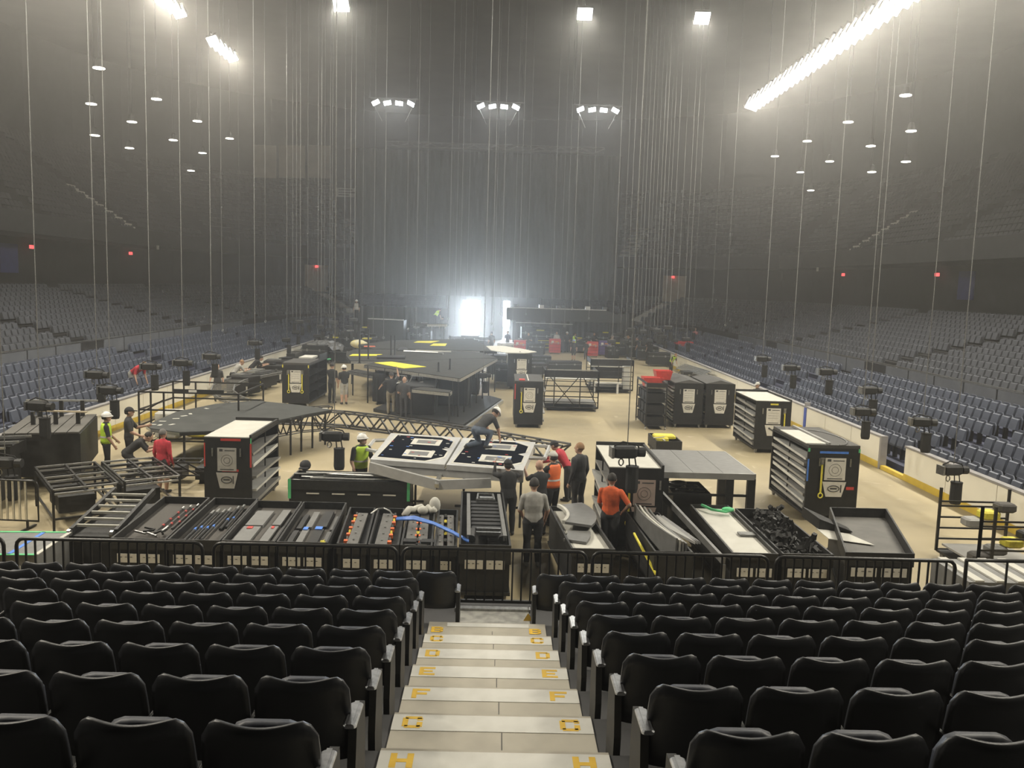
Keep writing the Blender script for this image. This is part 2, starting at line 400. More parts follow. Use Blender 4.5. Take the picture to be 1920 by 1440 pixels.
# ---- aisle stairs that show pale in the stands
step_m = mat('pale_stair_nosing', (.72,.70,.66), .7, 0, (.62,.60,.56), 4)
def stair_run(rows, pos, w, name, label, frac=.55):
    """pos(off) -> (x, y, heading of the outward normal)"""
    t = thing(name, label, 'stairs')
    for i, (o, z) in enumerate(rows):
        x, y, h = pos(o+.35)
        z0 = rows[i-1][1] if i else z-.25
        b = MB().bx(-.42, .42, -w/2, w/2, -.25, .04)
        b.obj('step', step_m, t, loc=(x, y, z), rz=h)
        x, y, h = pos(o-.18); MB().bx(-.18, .18, -w/2, w/2, -.1, .04).obj('step', step_m, t, loc=(x, y, (z+z0)/2), rz=h)
    return t
for s, nm in ((-1, 'beside the hanging banners'), (1, 'under the long bank of floodlights')):
    stair_run(UP2[:9], lambda o, s=s: ((XL-o if s < 0 else XR+o), 75.0, PI if s < 0 else 0), 2.0, 'upper_deck_stairs', 'pale narrow stairs climbing the dark upper deck ' + nm)
    def cpos(o, s=s, a=.92): R = RC+o; cx = XL+RC if s < 0 else XR-RC; return (cx+s*R*math.cos(a), YS+R*math.sin(a), math.atan2(math.sin(a), s*math.cos(a)))
    stair_run(LOW[3:]+UPP, cpos, 1.7, 'corner_stairs', 'wide grey corner stairs below a tan wall ' + ('beside the lit dock door' if s < 0 else 'beside the long black lighting pod'))
    stair_run(UP2[:9], lambda o, s=s: cpos(o, s, 1.15), 2.0, 'upper_corner_stairs', 'grey upper deck corner stairs above the tan wall ' + ('beside the lit dock door' if s < 0 else 'beside the long black lighting pod'))
    x, y, h = cpos(17.6)
    b = MB().bx(-.1, .1, -1.5, 1.3, 0, 3.0); o = b.obj('tan_vomitory_wall', mat('tan_wall_paint', (.62,.54,.42), .8, 0, (.54,.46,.35), 2), loc=(x, y, 4.2), rz=h); tag(o, 'tan wall panel at the head of the far corner stairs ' + ('beside the lit dock door' if s < 0 else 'beside the long black lighting pod'), 'wall panel')
    e = MB().bx(-.06, .06, -.18, .18, -.12, .12).obj('exit_sign', mat('red_exit_light', (.8,.05,.05), .5, emit=(1,.10,.10), es=2.0), loc=(x-.3*math.cos(h), y-.3*math.sin(h), 7.05), rz=h)
    tag(e, 'red lit exit sign on the tan wall ' + ('beside the lit dock door' if s < 0 else 'beside the long black lighting pod'), 'sign')
# ------------------------------------------------------------------ the stand we look from
tread_m = mat('worn_step_concrete', (.44,.41,.34), .75, 0, (.36,.335,.28), 3, .08, detail=6)
stand_m = mat('dark_stand_concrete', (.06,.06,.062), .8, 0, (.045,.045,.047), 2)
def rowY(i): return 9.1-.83*i       # nose of row i (C = 0)
def rowZ(i): return 1.76+.205*i
def aisle_x(Y): return .05-.018*(Y-4.9)
b = MB()
b.bx(-14, 13, 10.76, 11.3, -.3, 1.30)                       # front landing
for i in range(-2, 14):
    y1, y0 = rowY(i), rowY(i+1)
    b.bx(-14, 13, y0-.02, y1, -.3, rowZ(i))
struct(b.obj('seating_terrace', stand_m))
stripe_m = mat('white_grip_tape', (.66,.65,.60), .42, 0, (.58,.57,.52), 5, .15, .6)
letter_m = mat('yellow_stencil_paint', (.80,.52,.06), .5, 0, (.70,.44,.05), 9)
LETTERS = {-1: 'B', 0: 'C', 1: 'D', 2: 'E', 3: 'F', 4: 'G', 5: 'H'}
GL = {   # stencil letters as boxes and bars on a 1x1 grid (x right, y up), thick strokes
 'B': [((0,0),(.28,1)),((.28,.78),(.85,1)),((.28,.4),(.85,.6)),((.28,0),(.85,.22)),((.72,.12),(1,.46)),((.72,.54),(1,.88))],
 'C': [((0,.12),(.28,.88)),((.12,.76),(.9,1)),((.12,0),(.9,.24)),((.72,.6),(1,.88)),((.72,.12),(1,.38))],
 'D': [((0,0),(.28,1)),((.28,.78),(.85,1)),((.28,0),(.85,.22)),((.72,.12),(1,.88))],
 'E': [((0,0),(.28,1)),((.28,.78),(1,1)),((.28,.4),(.85,.6)),((.28,0),(1,.22))],
 'F': [((0,0),(.28,1)),((.28,.78),(1,1)),((.28,.38),(.85,.6))],
 'G': [((0,.12),(.28,.88)),((.12,.78),(.95,1)),((.12,0),(.9,.22)),((.72,.1),(1,.52)),((.72,.66),(1,.88))],
 'H': [((0,0),(.28,1)),((.28,.38),(.72,.62)),((.72,0),(1,1))]}
for i in range(-1, 8):
    y1, y0 = rowY(i), rowY(i+1); zc = rowZ(i); cx = aisle_x(y1)
    nm = LETTERS.get(i)
    t = thing('aisle_step', 'concrete aisle step with white nosing stripe' + (' and yellow letters %s' % nm if nm else ', unlettered behind the lettered steps'), 'step', (cx, y1, zc), 0, None)
    if not nm: t['group'] = 'unlettered aisle steps'
    MB().bx(-.70, .70, y0-y1+.0, .012, -.19, .012).obj('tread', tread_m, t)
    wL, wR = (-.70, .70) if i >= 0 else (-.48, .50)
    MB().bx(wL, wR, *((-.235, -.02) if i >= 0 else (-.12, -.01)), .012, .016).obj('nosing_stripe', stripe_m, t)
    if nm:
        for sx in (-1, 1):
            L = MB(); w_, h_ = .14, .155
            x0 = (-.56-w_/2 if sx < 0 else .54-w_/2) if i >= 0 else (-.66 if sx < 0 else .50)
            yb = -.205 if i >= 0 else -.30
            for (a0, b0), (a1, b1) in GL[nm]: L.bx(x0+a0*w_, x0+a1*w_, yb+b0*h_, yb+b1*h_, .015, .0175)
            L.obj('row_letter', letter_m, t)
    MB().bx(.06, .066, y0-y1+.02, -.24, .0122, .0135).obj('joint', stand_m, t)
# landing slab and metal threshold by the gate
t = thing('gate_landing', 'small marbled landing with metal threshold below the letter B step', 'landing', (0, 10.4, 1.555-.205))
MB().bx(-.42, .50, -.45, .42, 0, .02).obj('slab', mat('marbled_landing', (.30,.295,.27), .6, 0, (.14,.14,.13), 7, 0, lo=.3, hi=.6), t)
MB().bx(-.48, .52, .42, .52, 0, .05).obj('threshold', steel, t)
MB().bx(-1.0, -.44, -.45, -.30, 0, .02).bx(.52, 1.02, -.45, -.30, 0, .02).obj('side_strip', tread_m, t)
MB().add([(.42,.12,.02),(.54,.12,.02),(.48,.12,.12)],[(0,1,2)]).add([(.42,.13,.02),(.54,.13,.02),(.48,.13,.12)],[(0,2,1)]).obj('yellow_mark', letter_m, t)
# ---- black folding seats
seatK = mat('black_plastic_seat', (.020,.021,.024), .42, 0, (.014,.015,.018), 2.5, .05, .5)
padK = mat('dark_navy_seat_pan', (.024,.027,.038), .5, 0, (.017,.020,.028), 3, .05, .45)
chrome = mat('worn_chrome_cap', (.55,.56,.58), .28, .9, (.4,.41,.43), 25)
def near_back():
    b = MB(); nu, nv = 17, 7; g = []
    for side in (0, 1):
        for j in range(nv):
            v = j/(nv-1)
            for i in range(nu):
                u = -1+2*i/(nu-1)
                hw = .232+.018*math.sin(v*PI*.8)
                x = u*hw; top = .825-.085*max(0, (abs(u)-.66)/.34)**2.4 - .018*math.cos(u*PI/1.3)
                z = .34+(top-.34)*v
                y = -.08-.08*v+.05*u*u+(.0 if side else -.035+.012*v)
                g.append((x, y, z))
    N = nu*nv; fs = []
    for j in range(nv-1):
        for i in range(nu-1):
            a = j*nu+i; fs.append((a, a+1, a+nu+1, a+nu)); fs.append((N+a, N+a+nu, N+a+nu+1, N+a+1))
    for i in range(nu-1):
        fs.append((i, N+i, N+i+1, i+1)); a = (nv-1)*nu+i; fs.append((a, a+1, N+a+1, N+a))
    for j in range(nv-1):
        a = j*nu; fs.append((a, a+nu, N+a+nu, N+a)); a = j*nu+nu-1; fs.append((a, N+a, N+a+nu, a+nu))
    return b.add(g, fs)
def near_pan():
    b = MB(); nu, nv = 9, 5; g = []
    for side in (0, 1):
        for j in range(nv):
            v = j/(nv-1)
            for i in range(nu):
                u = -1+2*i/(nu-1); x = u*(.205-.02*v)
                top = .755-.085*max(0, (abs(u)-.55)/.45)**2
                g.append((x, -.02-.03*v+(.055 if side else 0)-.02*u*u*(1-side), .36+(top-.36)*v))
    N = nu*nv; fs = []
    for j in range(nv-1):
        for i in range(nu-1):
            a = j*nu+i; fs.append((a, a+1, a+nu+1, a+nu)); fs.append((N+a, N+a+nu, N+a+nu+1, N+a+1))
    for i in range(nu-1):
        fs.append((i, N+i, N+i+1, i+1)); a = (nv-1)*nu+i; fs.append((a, a+1, N+a+1, N+a))
    for j in range(nv-1):
        a = j*nu; fs.append((a, a+nu, N+a+nu, N+a)); a = j*nu+nu-1; fs.append((a, N+a, N+a+nu, a+nu))
    return b.add(g, fs)
mb_, mp_ = near_back().mesh('backrest', seatK, True), near_pan().mesh('seat_pan', padK, True)
marm = MB().rbox((0, -.08, .565), (.034, .26, .028), .012).mesh('armrest', black)
mclip = MB().bx(-.014, .014, -.19, -.165, .50, .56).bx(-.015,.015,-.22,-.18,.58,.60).mesh('arm_bracket', steel)
mleg = MB().bx(-.015, .015, -.07, .07, .0, .55).bx(-.015, .015, -.13, .13, 0, .03).mesh('seat_stand', black)
mend = MB().prism([(-.16,.0),(.13,.0),(.15,.35),(.12,.57),(-.14,.57),(-.19,.30)], -.022, .022).xf(Matrix(((0,0,1,0),(1,0,0,0),(0,1,0,0),(0,0,0,1)))).mesh('end_panel', black)
mcap = MB().rbox((0, -.10, .60), (.068, .25, .025), .01).bx(-.012,.012,-.225,.025,.612,.617).mesh('armrest_cap', chrome)
SIDE_TXT = {-1: 'facing the tool trays', 1: 'facing the white lined bins'}
n_near = 0
NTH = 'first second third fourth fifth sixth seventh eighth ninth tenth eleventh twelfth thirteenth fourteenth fifteenth sixteenth'.split()
for i in range(-2, 9):
    ny = rowY(i)-.60; z = rowZ(i)
    nm = {-2: 'the front row', **{k: 'row '+v for k, v in LETTERS.items()}}.get(i, 'first row behind H')
    if i in (7, 8): nm = ['second', 'third'][i-7]+' row behind H'
    for s in (-1, 1):
        edge = (aisle_x(ny)+s*.735) if i > -2 else (-.38 if s < 0 else .50)
        k = 0
        while k < 16:
            xc = edge+s*(.262+.528*k+.03)
            if not visible(xc-s*.2, ny-.2, z+.80, 0): break
            lab = 'black seat, %s from the aisle in %s %s' % (NTH[k], nm, SIDE_TXT[s])
            if k == 0: lab = 'black aisle seat with shiny armrest, %s %s' % (nm, SIDE_TXT[s])
            t = thing('folding_seat', lab, 'seat', (xc, ny, z), 0, 'black folding seats before the guard rail')
            inst(mb_, 'backrest', t); p = inst(mp_, 'seat_pan', t)
            p.rotation_euler = (rnd.uniform(-.03, .0), 0, 0)
            if k == 0:
                inst(mend, 'end_panel', t, (-s*.266, 0, 0)); inst(mcap, 'armrest_cap', t, (-s*.262, .0, 0))
            inst(marm, 'armrest', t, (s*.264, 0, 0)); inst(mleg, 'seat_stand', t, (s*.264, 0, 0)); inst(mclip, 'arm_bracket', t, (s*.264, 0, 0))
            n_near += 1; k += 1
# ---- front guard rail sections with rounded corners
rail_m = mat('black_guard_rail_paint', (.025,.024,.022), .4, .2, (.018,.017,.016), 8)
def guard(x0, x1, y, zb, zt, label, cut0=False, cut1=False, gap=.125, square=False, nm='guard_rail'):
    t = thing(nm, label, 'railing', (x0, y, zb)); w_, h_ = x1-x0, zt-zb; r = .10 if not square else .005
    pts = []
    if cut0: pts += [(0,0,h_)]
    else: pts += [(0,0,0),(0,0,h_-r)]+[(r-r*math.cos(a), 0, h_-r+r*math.sin(a)) for a in (.5, 1.05)]+[(r,0,h_)]
    if cut1: pts += [(w_,0,h_)]
    else: pts += [(w_-r,0,h_)]+[(w_-r+r*math.sin(a), 0, h_-r+r*math.cos(a)) for a in (.5, 1.05)]+[(w_,0,h_-r),(w_,0,0)]
    MB().path(pts, .026, 8).obj('top_rail', rail_m, t, True)
    MB().bar((0,0,.04),(w_,0,.04), .04, .04).obj('bottom_rail', rail_m, t)
    n = max(1, round(w_/gap)); me = MB().bx(-.011,.011,-.011,.011,.04,h_-.02).mesh('baluster', rail_m)
    for k in range(1, n): inst(me, 'baluster', t, (w_*k/n, 0, 0))
    return t
RY, RB, RT = 11.2, 1.32, 2.08
guard(-6.9, -6.55, RY, RB, RT, 'short end of black guard rail in front of the taped road case', cut0=True)
guard(-6.38, -3.90, RY, RB, RT, 'black guard rail panel before the ladder frame cart and first tool tray')
guard(-3.75, -1.29, RY, RB, RT, 'black guard rail panel before the grey lined tool trays')
guard(-1.21, 1.27, RY, RB, RT-.0, 'black guard rail panel with gate before the ladder cart and grey shirt man')
guard(1.36, 3.75, RY, RB, RT, 'black guard rail panel before the curved rail bins')
guard(3.86, 6.32, RY, RB, RT, 'black guard rail panel before the big empty black tray')
g = guard(6.47, 7.6, RY, RB, RT+.02, 'square black gate frame beside the rounded guard rail', gap=.52, square=True, cut1=True, nm='rail_gate')
# ------------------------------------------------------------------ upright shelf cases on casters
caster_m = mat('caster_wheel', (.25,.24,.22), .5, .3)
lid_m = mat('charcoal_case_lid', (.055,.052,.047), .7, 0, (.042,.04,.036), 4)
sheet_m = mat('pale_grey_plastic_sheet', (.60,.60,.57), .35, 0, (.50,.50,.48), 3)
panel_g = mat('mid_grey_sheet', (.30,.295,.28), .45, 0, (.24,.235,.22), 3)
ink = mat('dark_ink', (.06,.06,.06), .8)
def card(t, x, z, w_, h_, y=-.012, circ=True, pm=None):
    """paper label with a heading bar and a drawn diagram"""
    c = MB().bx(x-w_/2, x+w_/2, y, y+.010, z-h_/2, z+h_/2).obj('label_sheet', pm or paper, t)
    k = MB().bx(x-w_*.40, x-w_*.22, y-.002, y, z+h_*.34, z+h_*.45).bx(x-w_*.12, x+w_*.42, y-.002, y, z+h_*.36, z+h_*.40).bx(x-w_*.36, x+w_*.36, y-.002, y, z-h_*.45, z-h_*.41)
    if circ:
        for r in (.30, .16):
            pts = [(x+math.cos(a)*r*w_, y-.001, z-.04*h_+math.sin(a)*r*w_) for a in [2*PI*i/14 for i in range(14)]]
            k.path(pts, .004, 4, closed=True)
    else:
        for q in range(3): k.bx(x-w_*.38, x+w_*.36, y-.002, y, z+h_*(.18-.16*q), z+h_*(.19-.16*q))
    k.obj('label_print', ink, c); return c
def trapezoid(t, x, z, w_, h_, y=-.012, bone=False, pm=None):
    P = [(x-w_/2, z+h_/2), (x+w_/2, z+h_/2), (x+w_*.33, z-h_/2), (x-w_*.33, z-h_/2)]
    c = MB().add([(a, y, b) for a, b in P]+[(a, y+.01, b) for a, b in P], [(3,2,1,0),(4,5,6,7),(0,1,5,4),(1,2,6,5),(2,3,7,6),(3,0,4,7)]).obj('logo_card', pm or paper, t)
    k = MB()
    if bone: k.bar((x-w_*.22, y-.002, z+h_*.2), (x+w_*.18, y-.002, z-h_*.18), .02, .05); k.ball((x-w_*.22, y, z+h_*.2), .035, 6, 4); k.ball((x+w_*.18, y, z-h_*.18), .035, 6, 4)
    else:
        pts = [(x-.02*w_+math.cos(a)*.24*w_, y-.003, z+.05*h_+math.sin(a)*.2*h_) for a in [2*PI*i/16 for i in range(16)]]
        k.path(pts, .012, 4, closed=True); k.bx(x-w_*.16, x+w_*.12, y-.004, y, z+h_*.0, z+h_*.10); k.bx(x+w_*.26, x+w_*.31, y-.003, y, z-h_*.2, z+h_*.3)
    k.obj('logo_print', ink, c); return c
def strap(t, x, z0, z1, m=None):
    s_ = MB(); s_.bx(x-.022, x+.022, -.05, -.035, z0+.1, z1-.16); s_.path([(x+math.cos(a)*.055, -.045, z0+.045+math.sin(a)*.06) for a in [2*PI*i/12 for i in range(12)]], .018, 6, closed=True)
    o = s_.obj('strap', m or yellow, t); MB().bx(x-.035, x+.035, -.06, -.02, z1-.17, z1-.02).bx(x-.05,x+.05,-.055,-.03,z1-.03,z1).obj('strap_buckle', steel, o)
def shelf_case(label, x0, x1, y0, y1, h=1.85, top='lid', side=-1, straps=(), shelves=8, tape=None, bone=False, cards=True, sheets=True, circ=True, cx=.0, rz=0, pm=None, name='shelf_case'):
    w_, d_ = x1-x0, y1-y0; t = thing(name, label, 'case', ((x0+x1)/2, y0, 0), rz)
    X = w_/2
    MB().bx(-X, X, 0, d_, .14, .20).obj('base', black, t)
    for sx in (-1, 1):
        for yy in (.12, d_-.12):
            c = MB().tube((sx*(X-.1)-.03, yy, .06), (sx*(X-.1)+.03, yy, .06), .06, 10).obj('caster', caster_m, t)
            MB().bx(sx*(X-.1)-.045, sx*(X-.1)+.045, yy-.045, yy+.045, .08, .15).obj('fork', steel, c)
    MB().bx(-X, X, 0, .03, .20, h).obj('front_panel', blackwood, t)
    MB().bx(-X, X, d_-.03, d_, .20, h).obj('back_panel', blackwood, t)
    MB().bx(-X, X, .03, d_-.03, h-.05, h).obj('top_panel', blackwood if top != 'grey' else lid_m, t)
    other = -side
    MB().bx(*((other*X-.02, other*X) if other > 0 else (other*X, other*X+.02)), .03, d_-.03, .2, h-.05).obj('side_panel', blackwood, t)
    MB().bx(-.015, .015, .03, d_-.03, .2, h-.05).obj('divider', blackwood, t)
    e = side*X
    for yy in (.05, d_*.5, d_-.05): MB().bar((e-side*.02, yy, .2), (e-side*.02, yy, h-.05), .03, .03).obj('side_post', black, t)
    for k in range(shelves):
        z = .24+(h-.40)*k/shelves
        tilt = rnd.uniform(-.02, .02)
        MB().bx(*sorted((0, e-side*.03)), .06, d_-.06, z, z+.015).obj('shelf', blackwood, t)
        if sheets:
            ov = rnd.uniform(.0, .10); th = .10 if k % 3 else .14; m_ = sheet_m if k % 2 else panel_g
            x_in, x_out = e-side*.45, e+side*ov
            MB().add([(x_in, .08, z+.02),(x_out, .08, z+.03+tilt),(x_out, d_*.93, z+.05+th*.4-tilt),(x_in, d_*.93, z+.02),
                      (x_in, .08, z+.035),(x_out, .08, z+.03+th*.6+tilt),(x_out, d_*.93, z+.05+th-tilt),(x_in, d_*.93, z+.035)],
                     [(3,2,1,0),(4,5,6,7),(0,1,5,4),(1,2,6,5),(2,3,7,6),(3,0,4,7)]).obj('stored_sheet', m_, t)
    # rim or covering of the top
    if top == 'white':
        MB().bx(-X, X, d_-.05, d_, h, h+.10).obj('rim', black, t); MB().bx(X-.05, X, 0, d_, h, h+.08).obj('rim', black, t)
        MB().bx(-X+.0, X-.06, .02, d_-.06, h, h+.02).obj('white_sheet', white, t)
    elif top == 'ring':
        MB().bx(-X+.02, X, .02, d_, h, h+.08).obj('lid', lid_m, t)
        MB().path([(.12*X+math.cos(a)*.78*X, 1.1+math.sin(a)*1.1, h+.09) for a in [-1.5+3.0*i/14 for i in range(15)]], .018, 5).obj('ring_track', grey, t)
        MB().bx(-X-.02, -X*.25, .12, d_*.75, h+.08, h+.10).obj('white_sheet', white, t)
        MB().bx(-X*.22, -X*.12, .05, d_-.1, h+.08, h+.14).obj('rail_strip', panel_g, t)
    elif top == 'trough':
        MB().bx(-X, X, 0, d_*.55, h, h+.09).obj('lid', lid_m, t); MB().bx(-X, X, d_-.05, d_, h, h+.28).obj('rim', black, t)
        MB().bx(-X, -X+.04, d_*.55, d_, h, h+.28).bx(X-.04, X, d_*.55, d_, h, h+.28).obj('rim', black, t)
        MB().bx(-X+.15, X*.3, d_*.62, d_*.95, h, h+.12).obj('white_sheet', white, t)
    elif top == 'grey':
        MB().bx(-X, X, .0, d_, h, h+.03).obj('lid', lid_m, t); MB().bx(-X*.1, -X*.02, .1, d_-.2, h+.03, h+.05).obj('white_edge', white, t)
        MB().bx(-X*.7, -X*.3, .1, .5, h+.03, h+.07).obj('tool_box', redt, t)
    else:
        MB().add([(-X,0,h),(X,0,h),(X,d_,h),(-X,d_,h),(-X*.3,0+.05,h+.0),(0,.05,h+.14),(0,d_-.05,h+.14)],[(0,1,5),(1,2,6,5),(2,3,6),(3,0,5,6)]).obj('lid', lid_m, t)
    if cards:
        card(t, cx, h-.52, w_*.40, .56, circ=circ, pm=pm)
        trapezoid(t, cx, h-1.03, w_*.46, .38, bone=bone, pm=pm)
        for lx in (-.305, .285): MB().bx(cx+w_*lx-.02, cx+w_*lx+.02, -.02, 0, h-.45, h-.25).obj('latch', steel, t)
    for sx in straps: strap(t, sx*X, .62, 1.62)
    if tape:
        tm = {'red': redt, 'green': greent, 'blue': bluet, 'yellow': yellow}
        for c_, bx_ in tape:
            MB().bx(bx_[0]*X, bx_[1]*X, -.006, 0, bx_[2]*h, bx_[3]*h).obj('tape', tm[c_], t)
    return t
pink = mat('pinkish_paper', (.42,.33,.28), .7, 0, (.38,.30,.25), 6)
shelf_case('black shelf case with white sheets bursting from its side and a ring track lid', 7.75, 9.05, 20.7, 23.5, top='ring', side=-1, straps=(-.45,), shelves=8,
           tape=[('blue', (-.55, .55, .93, .96)), ('blue', (-1.0, -.94, .55, .85)), ('green', (-1.0, -.93, .95, 1.0)), ('green', (.93, 1.0, .95, 1.0)), ('red', (.55, .85, .44, .48))], cx=.05)
shelf_case('black shelf case with flat white top sheet, bone drawing card and grey drawers', 9.1, 10.35, 29.5, 32.2, top='white', side=-1, straps=(.62,), shelves=7, bone=True, circ=False,
           tape=[('yellow', (-.2, .25, .93, .96))])
shelf_case('black peaked lid shelf case with striped silver edge, standing beside the rack cart', 7.28, 8.46, 34.6, 37.5, top='lid', side=-1, shelves=11, circ=False)
shelf_case('black peaked lid shelf case between another case and the white boards', 8.58, 9.78, 34.65, 37.4, top='lid', side=-1, shelves=4, circ=False)
shelf_case('black shelf case with white top sheet and red tape beside the red hoodie man', -6.9, -5.78, 20.0, 22.5, top='white', side=1, shelves=5, cx=-.02,
           tape=[('red', (-.3, .55, .96, .99)), ('red', (-1, -.95, .62, .93)), ('red', (.93, 1, .62, .93)), ('red', (-.25, .45, .56, .59)), ('green', (.95, 1, .93, 1.0))], pm=mat('greyed_paper', (.40,.39,.36), .7))
shelf_case('black shelf case with yellow strap and red tape in front of the caged trolley', .70, 1.84, 33.5, 36.2, top='grey', side=1, straps=(-.52,), shelves=5, circ=True, cx=.02,
           tape=[('red', (-1, -.93, .62, .95))])
shelf_case('black shelf case with two yellow straps and a trough lid beside the stage deck', -9.5, -8.32, 37.6, 41.6, top='trough', side=1, straps=(-.5, .5), shelves=4, sheets=False, circ=False,
           tape=[('yellow', (-1, -.92, .93, 1.0)), ('yellow', (.92, 1, .93, 1.0))], cx=.0)
shelf_case('black shelf case with curved white board on top at the edge of the stage', .55, 1.85, 46.0, 49.2, h=1.9, top='lid', side=1, shelves=4, sheets=False, circ=False, cx=.1)
o = MB().add([(x, y, z+dz) for dz in (0, .04) for x, y, z in [(-.6,46.4,1.97),(.2,45.2,1.95),(1.2,44.9,1.98),(1.9,45.9,1.99),(1.2,47.5,2.0),(.0,49.4,2.02),(-.9,49.0,2.0)]],
   [tuple(range(6,-1,-1)), tuple(range(7,14))]+[(i,(i+1)%7,7+(i+1)%7,7+i) for i in range(7)]).obj('curved_white_board', white, loc=(.2,.6,.02))
tag(o, 'curved white board lying on the black case at the edge of the stage', 'board')
# the white topped case whose lid carries the chain hoist
shelf_case('black shelf case with white lid sheet and pinkish cards behind the orange shirt man', 2.43, 3.6, 17.75, 20.3, h=1.85, top='white', side=-1, straps=(-.25,), shelves=5, cx=.18, pm=pink)
# ------------------------------------------------------------------ open tray carts along the guard rail
def tray(label, x0, x1, y0, y1, z=.95, dep=.15, lining=None, cards=1, skew=0.0, solid=True, name='tray_cart', wall=None):
    w_, d_ = x1-x0, y1-y0; t = thing(name, label, 'cart', ((x0+x1)/2, y0, 0)); X = w_/2; wm = wall or black
    def sx_(y): return skew*y/d_
    def slab(xa, xb, ya, yb, za, zb):
        return MB().add([(xa+sx_(ya),ya,za),(xb+sx_(ya),ya,za),(xb+sx_(yb),yb,za),(xa+sx_(yb),yb,za),(xa+sx_(ya),ya,zb),(xb+sx_(ya),ya,zb),(xb+sx_(yb),yb,zb),(xa+sx_(yb),yb,zb)],
                        [(3,2,1,0),(4,5,6,7),(0,1,5,4),(1,2,6,5),(2,3,7,6),(3,0,4,7)])
    slab(-X+.03, X-.03, .03, d_-.03, z-dep-.02, z-dep).obj('tray_floor', lining or greyfab, t)
    slab(-X, X, 0, .03, z-dep-.05, z).obj('front_wall', wm, t); slab(-X, X, d_-.03, d_, z-dep-.05, z).obj('back_wall', wm, t)
    slab(-X, -X+.035, .03, d_-.03, z-dep-.05, z).obj('side_wall', wm, t); slab(X-.035, X, .03, d_-.03, z-dep-.05, z).obj('side_wall', wm, t)
    if solid: slab(-X+.02, X-.02, .03, d_-.03, .16, z-dep-.05).obj('body', blackwood, t)
    slab(-X, X, 0, d_, .12, .18).obj('base', black, t)
    for cx_ in (-X+.09, X-.09):
        for yy in (.1, d_-.1):
            MB().tube((cx_+sx_(yy)-.025, yy, .06), (cx_+sx_(yy)+.025, yy, .06), .06, 8).bx(cx_+sx_(yy)-.03, cx_+sx_(yy)+.03, yy-.03, yy+.03, .07, .13).obj('caster', caster_m, t)
    for k in range(cards):
        cw = (w_-.16)/max(cards, 1); xx = -X+.08+cw*(k+.5)
        c = MB().bx(xx-cw*.42, xx+cw*.42, -.012, 0, z-.44, z-.28).obj('label_sheet', paper, t)
        kk = MB()
        for q in range(3): kk.bx(xx-cw*.30+q*cw*.22, xx-cw*.20+q*cw*.22, -.015, -.012, z-.345, z-.335)
        kk.obj('label_print', ink, c)
    return t
tray('open black tray cart holding red taped rods, beside the ladder frame', -6.82, -5.84, 14.9, 17.9, cards=2, skew=-.22)
tray('open black tray cart holding a bundle of long poles', -5.82, -4.88, 14.9, 17.9, cards=2, skew=-.15)
tray('open black tray cart holding flat grey panels with red tape', -4.86, -3.90, 14.92, 17.75, cards=2, skew=-.16)
tray('open black tray cart holding dark panels with blue tape', -3.88, -2.96, 14.92, 17.75, cards=2, skew=-.16)
for k, (a, b_) in enumerate(((-2.80, -2.26), (-2.24, -1.68), (-1.66, -1.08), (-1.06, -.64))):
    tray(('narrow black bin cart with one row of orange connectors beside the blue taped tray', 'narrow black bin cart joined by a looped cable', 'narrow black bin cart under the white cloth', 'narrow black bin cart with two connector rows under the blue hose end')[k],
         a, b_, 14.9, 17.4, dep=.14, lining=blackwood, cards=1, skew=(-.2, -.17, -.13, -.1)[k], name='bin_cart')
tray('tall black cart with stacked ladder rungs beside the grey shirt man', -.60, .33, 14.7, 18.6, z=1.05, dep=.3, lining=blackwood, cards=2, skew=-.13, name='ladder_cart')
tray('black bin cart lined white with curved grey stage pieces inside', 1.42, 2.22, 14.95, 17.9, dep=.10, lining=white, cards=2, skew=-.24, name='bin_cart')
tray('black bin cart holding upright curved rails', 2.92, 3.62, 14.9, 17.6, dep=.45, lining=blackwood, cards=0, skew=-.12, name='bin_cart')
tray('black bin cart covered inside by a broad white sheet', 4.33, 5.18, 14.92, 18.35, dep=.08, lining=white, cards=2, skew=0, name='bin_cart')
tray('black bin cart piled with black clamps', 5.26, 6.2, 14.95, 18.1, dep=.2, lining=blackwood, cards=2, skew=0, name='bin_cart')
t = tray('big empty black tray cart with grey lining beside the clamps', 6.30, 7.55, 14.7, 17.9, z=1.08, dep=.2, lining=mat('worn_grey_liner', (.12,.115,.105), .7, 0, (.09,.087,.08), 3), cards=2, skew=.95, name='tray_cart')
# ---- what lies in the trays
def lay(name, label, cat, mb, m, group=None, parts=()):
    o = mb.obj(name, m); tag(o, label, cat, group); return o
for k in range(5):
    x = -6.35+.11*k; y0 = 15.7+.12*k
    t = thing('taped_rod', 'thin black rod with red tape bands lying in the first tool tray', 'rod', (x, y0, .83), 0, 'red taped rods in the tool tray')
    dx = -.10; L = 1.7
    MB().tube((0,0,0),(dx,L,0), .018, 6).obj('shaft', black, t)
    for f in (.25, .5, .78): MB().tube((dx*f, L*f, 0), (dx*(f+.045), L*(f+.045), 0), .024, 6).obj('tape_band', redt, t)
    MB().tube((dx*.97, L*.97, 0), (dx*1.04, L*1.04, .01), .026, 6).obj('chrome_tip', steel, t)
t = thing('clamp_tangle', 'tangle of black clamps and levers in the red taped tray', 'clamps', (-6.45, 15.35, .81))
for q in range(9):
    a = rnd.uniform(0, PI); l = rnd.uniform(.12, .3); x, y = rnd.uniform(-.05, .35), rnd.uniform(0, .35)
    MB().bar((x, y, .02+.015*q), (x+math.cos(a)*l, y+math.sin(a)*l, .04+.015*q), .035, .03).obj('lever', black if q % 3 else steel, t)
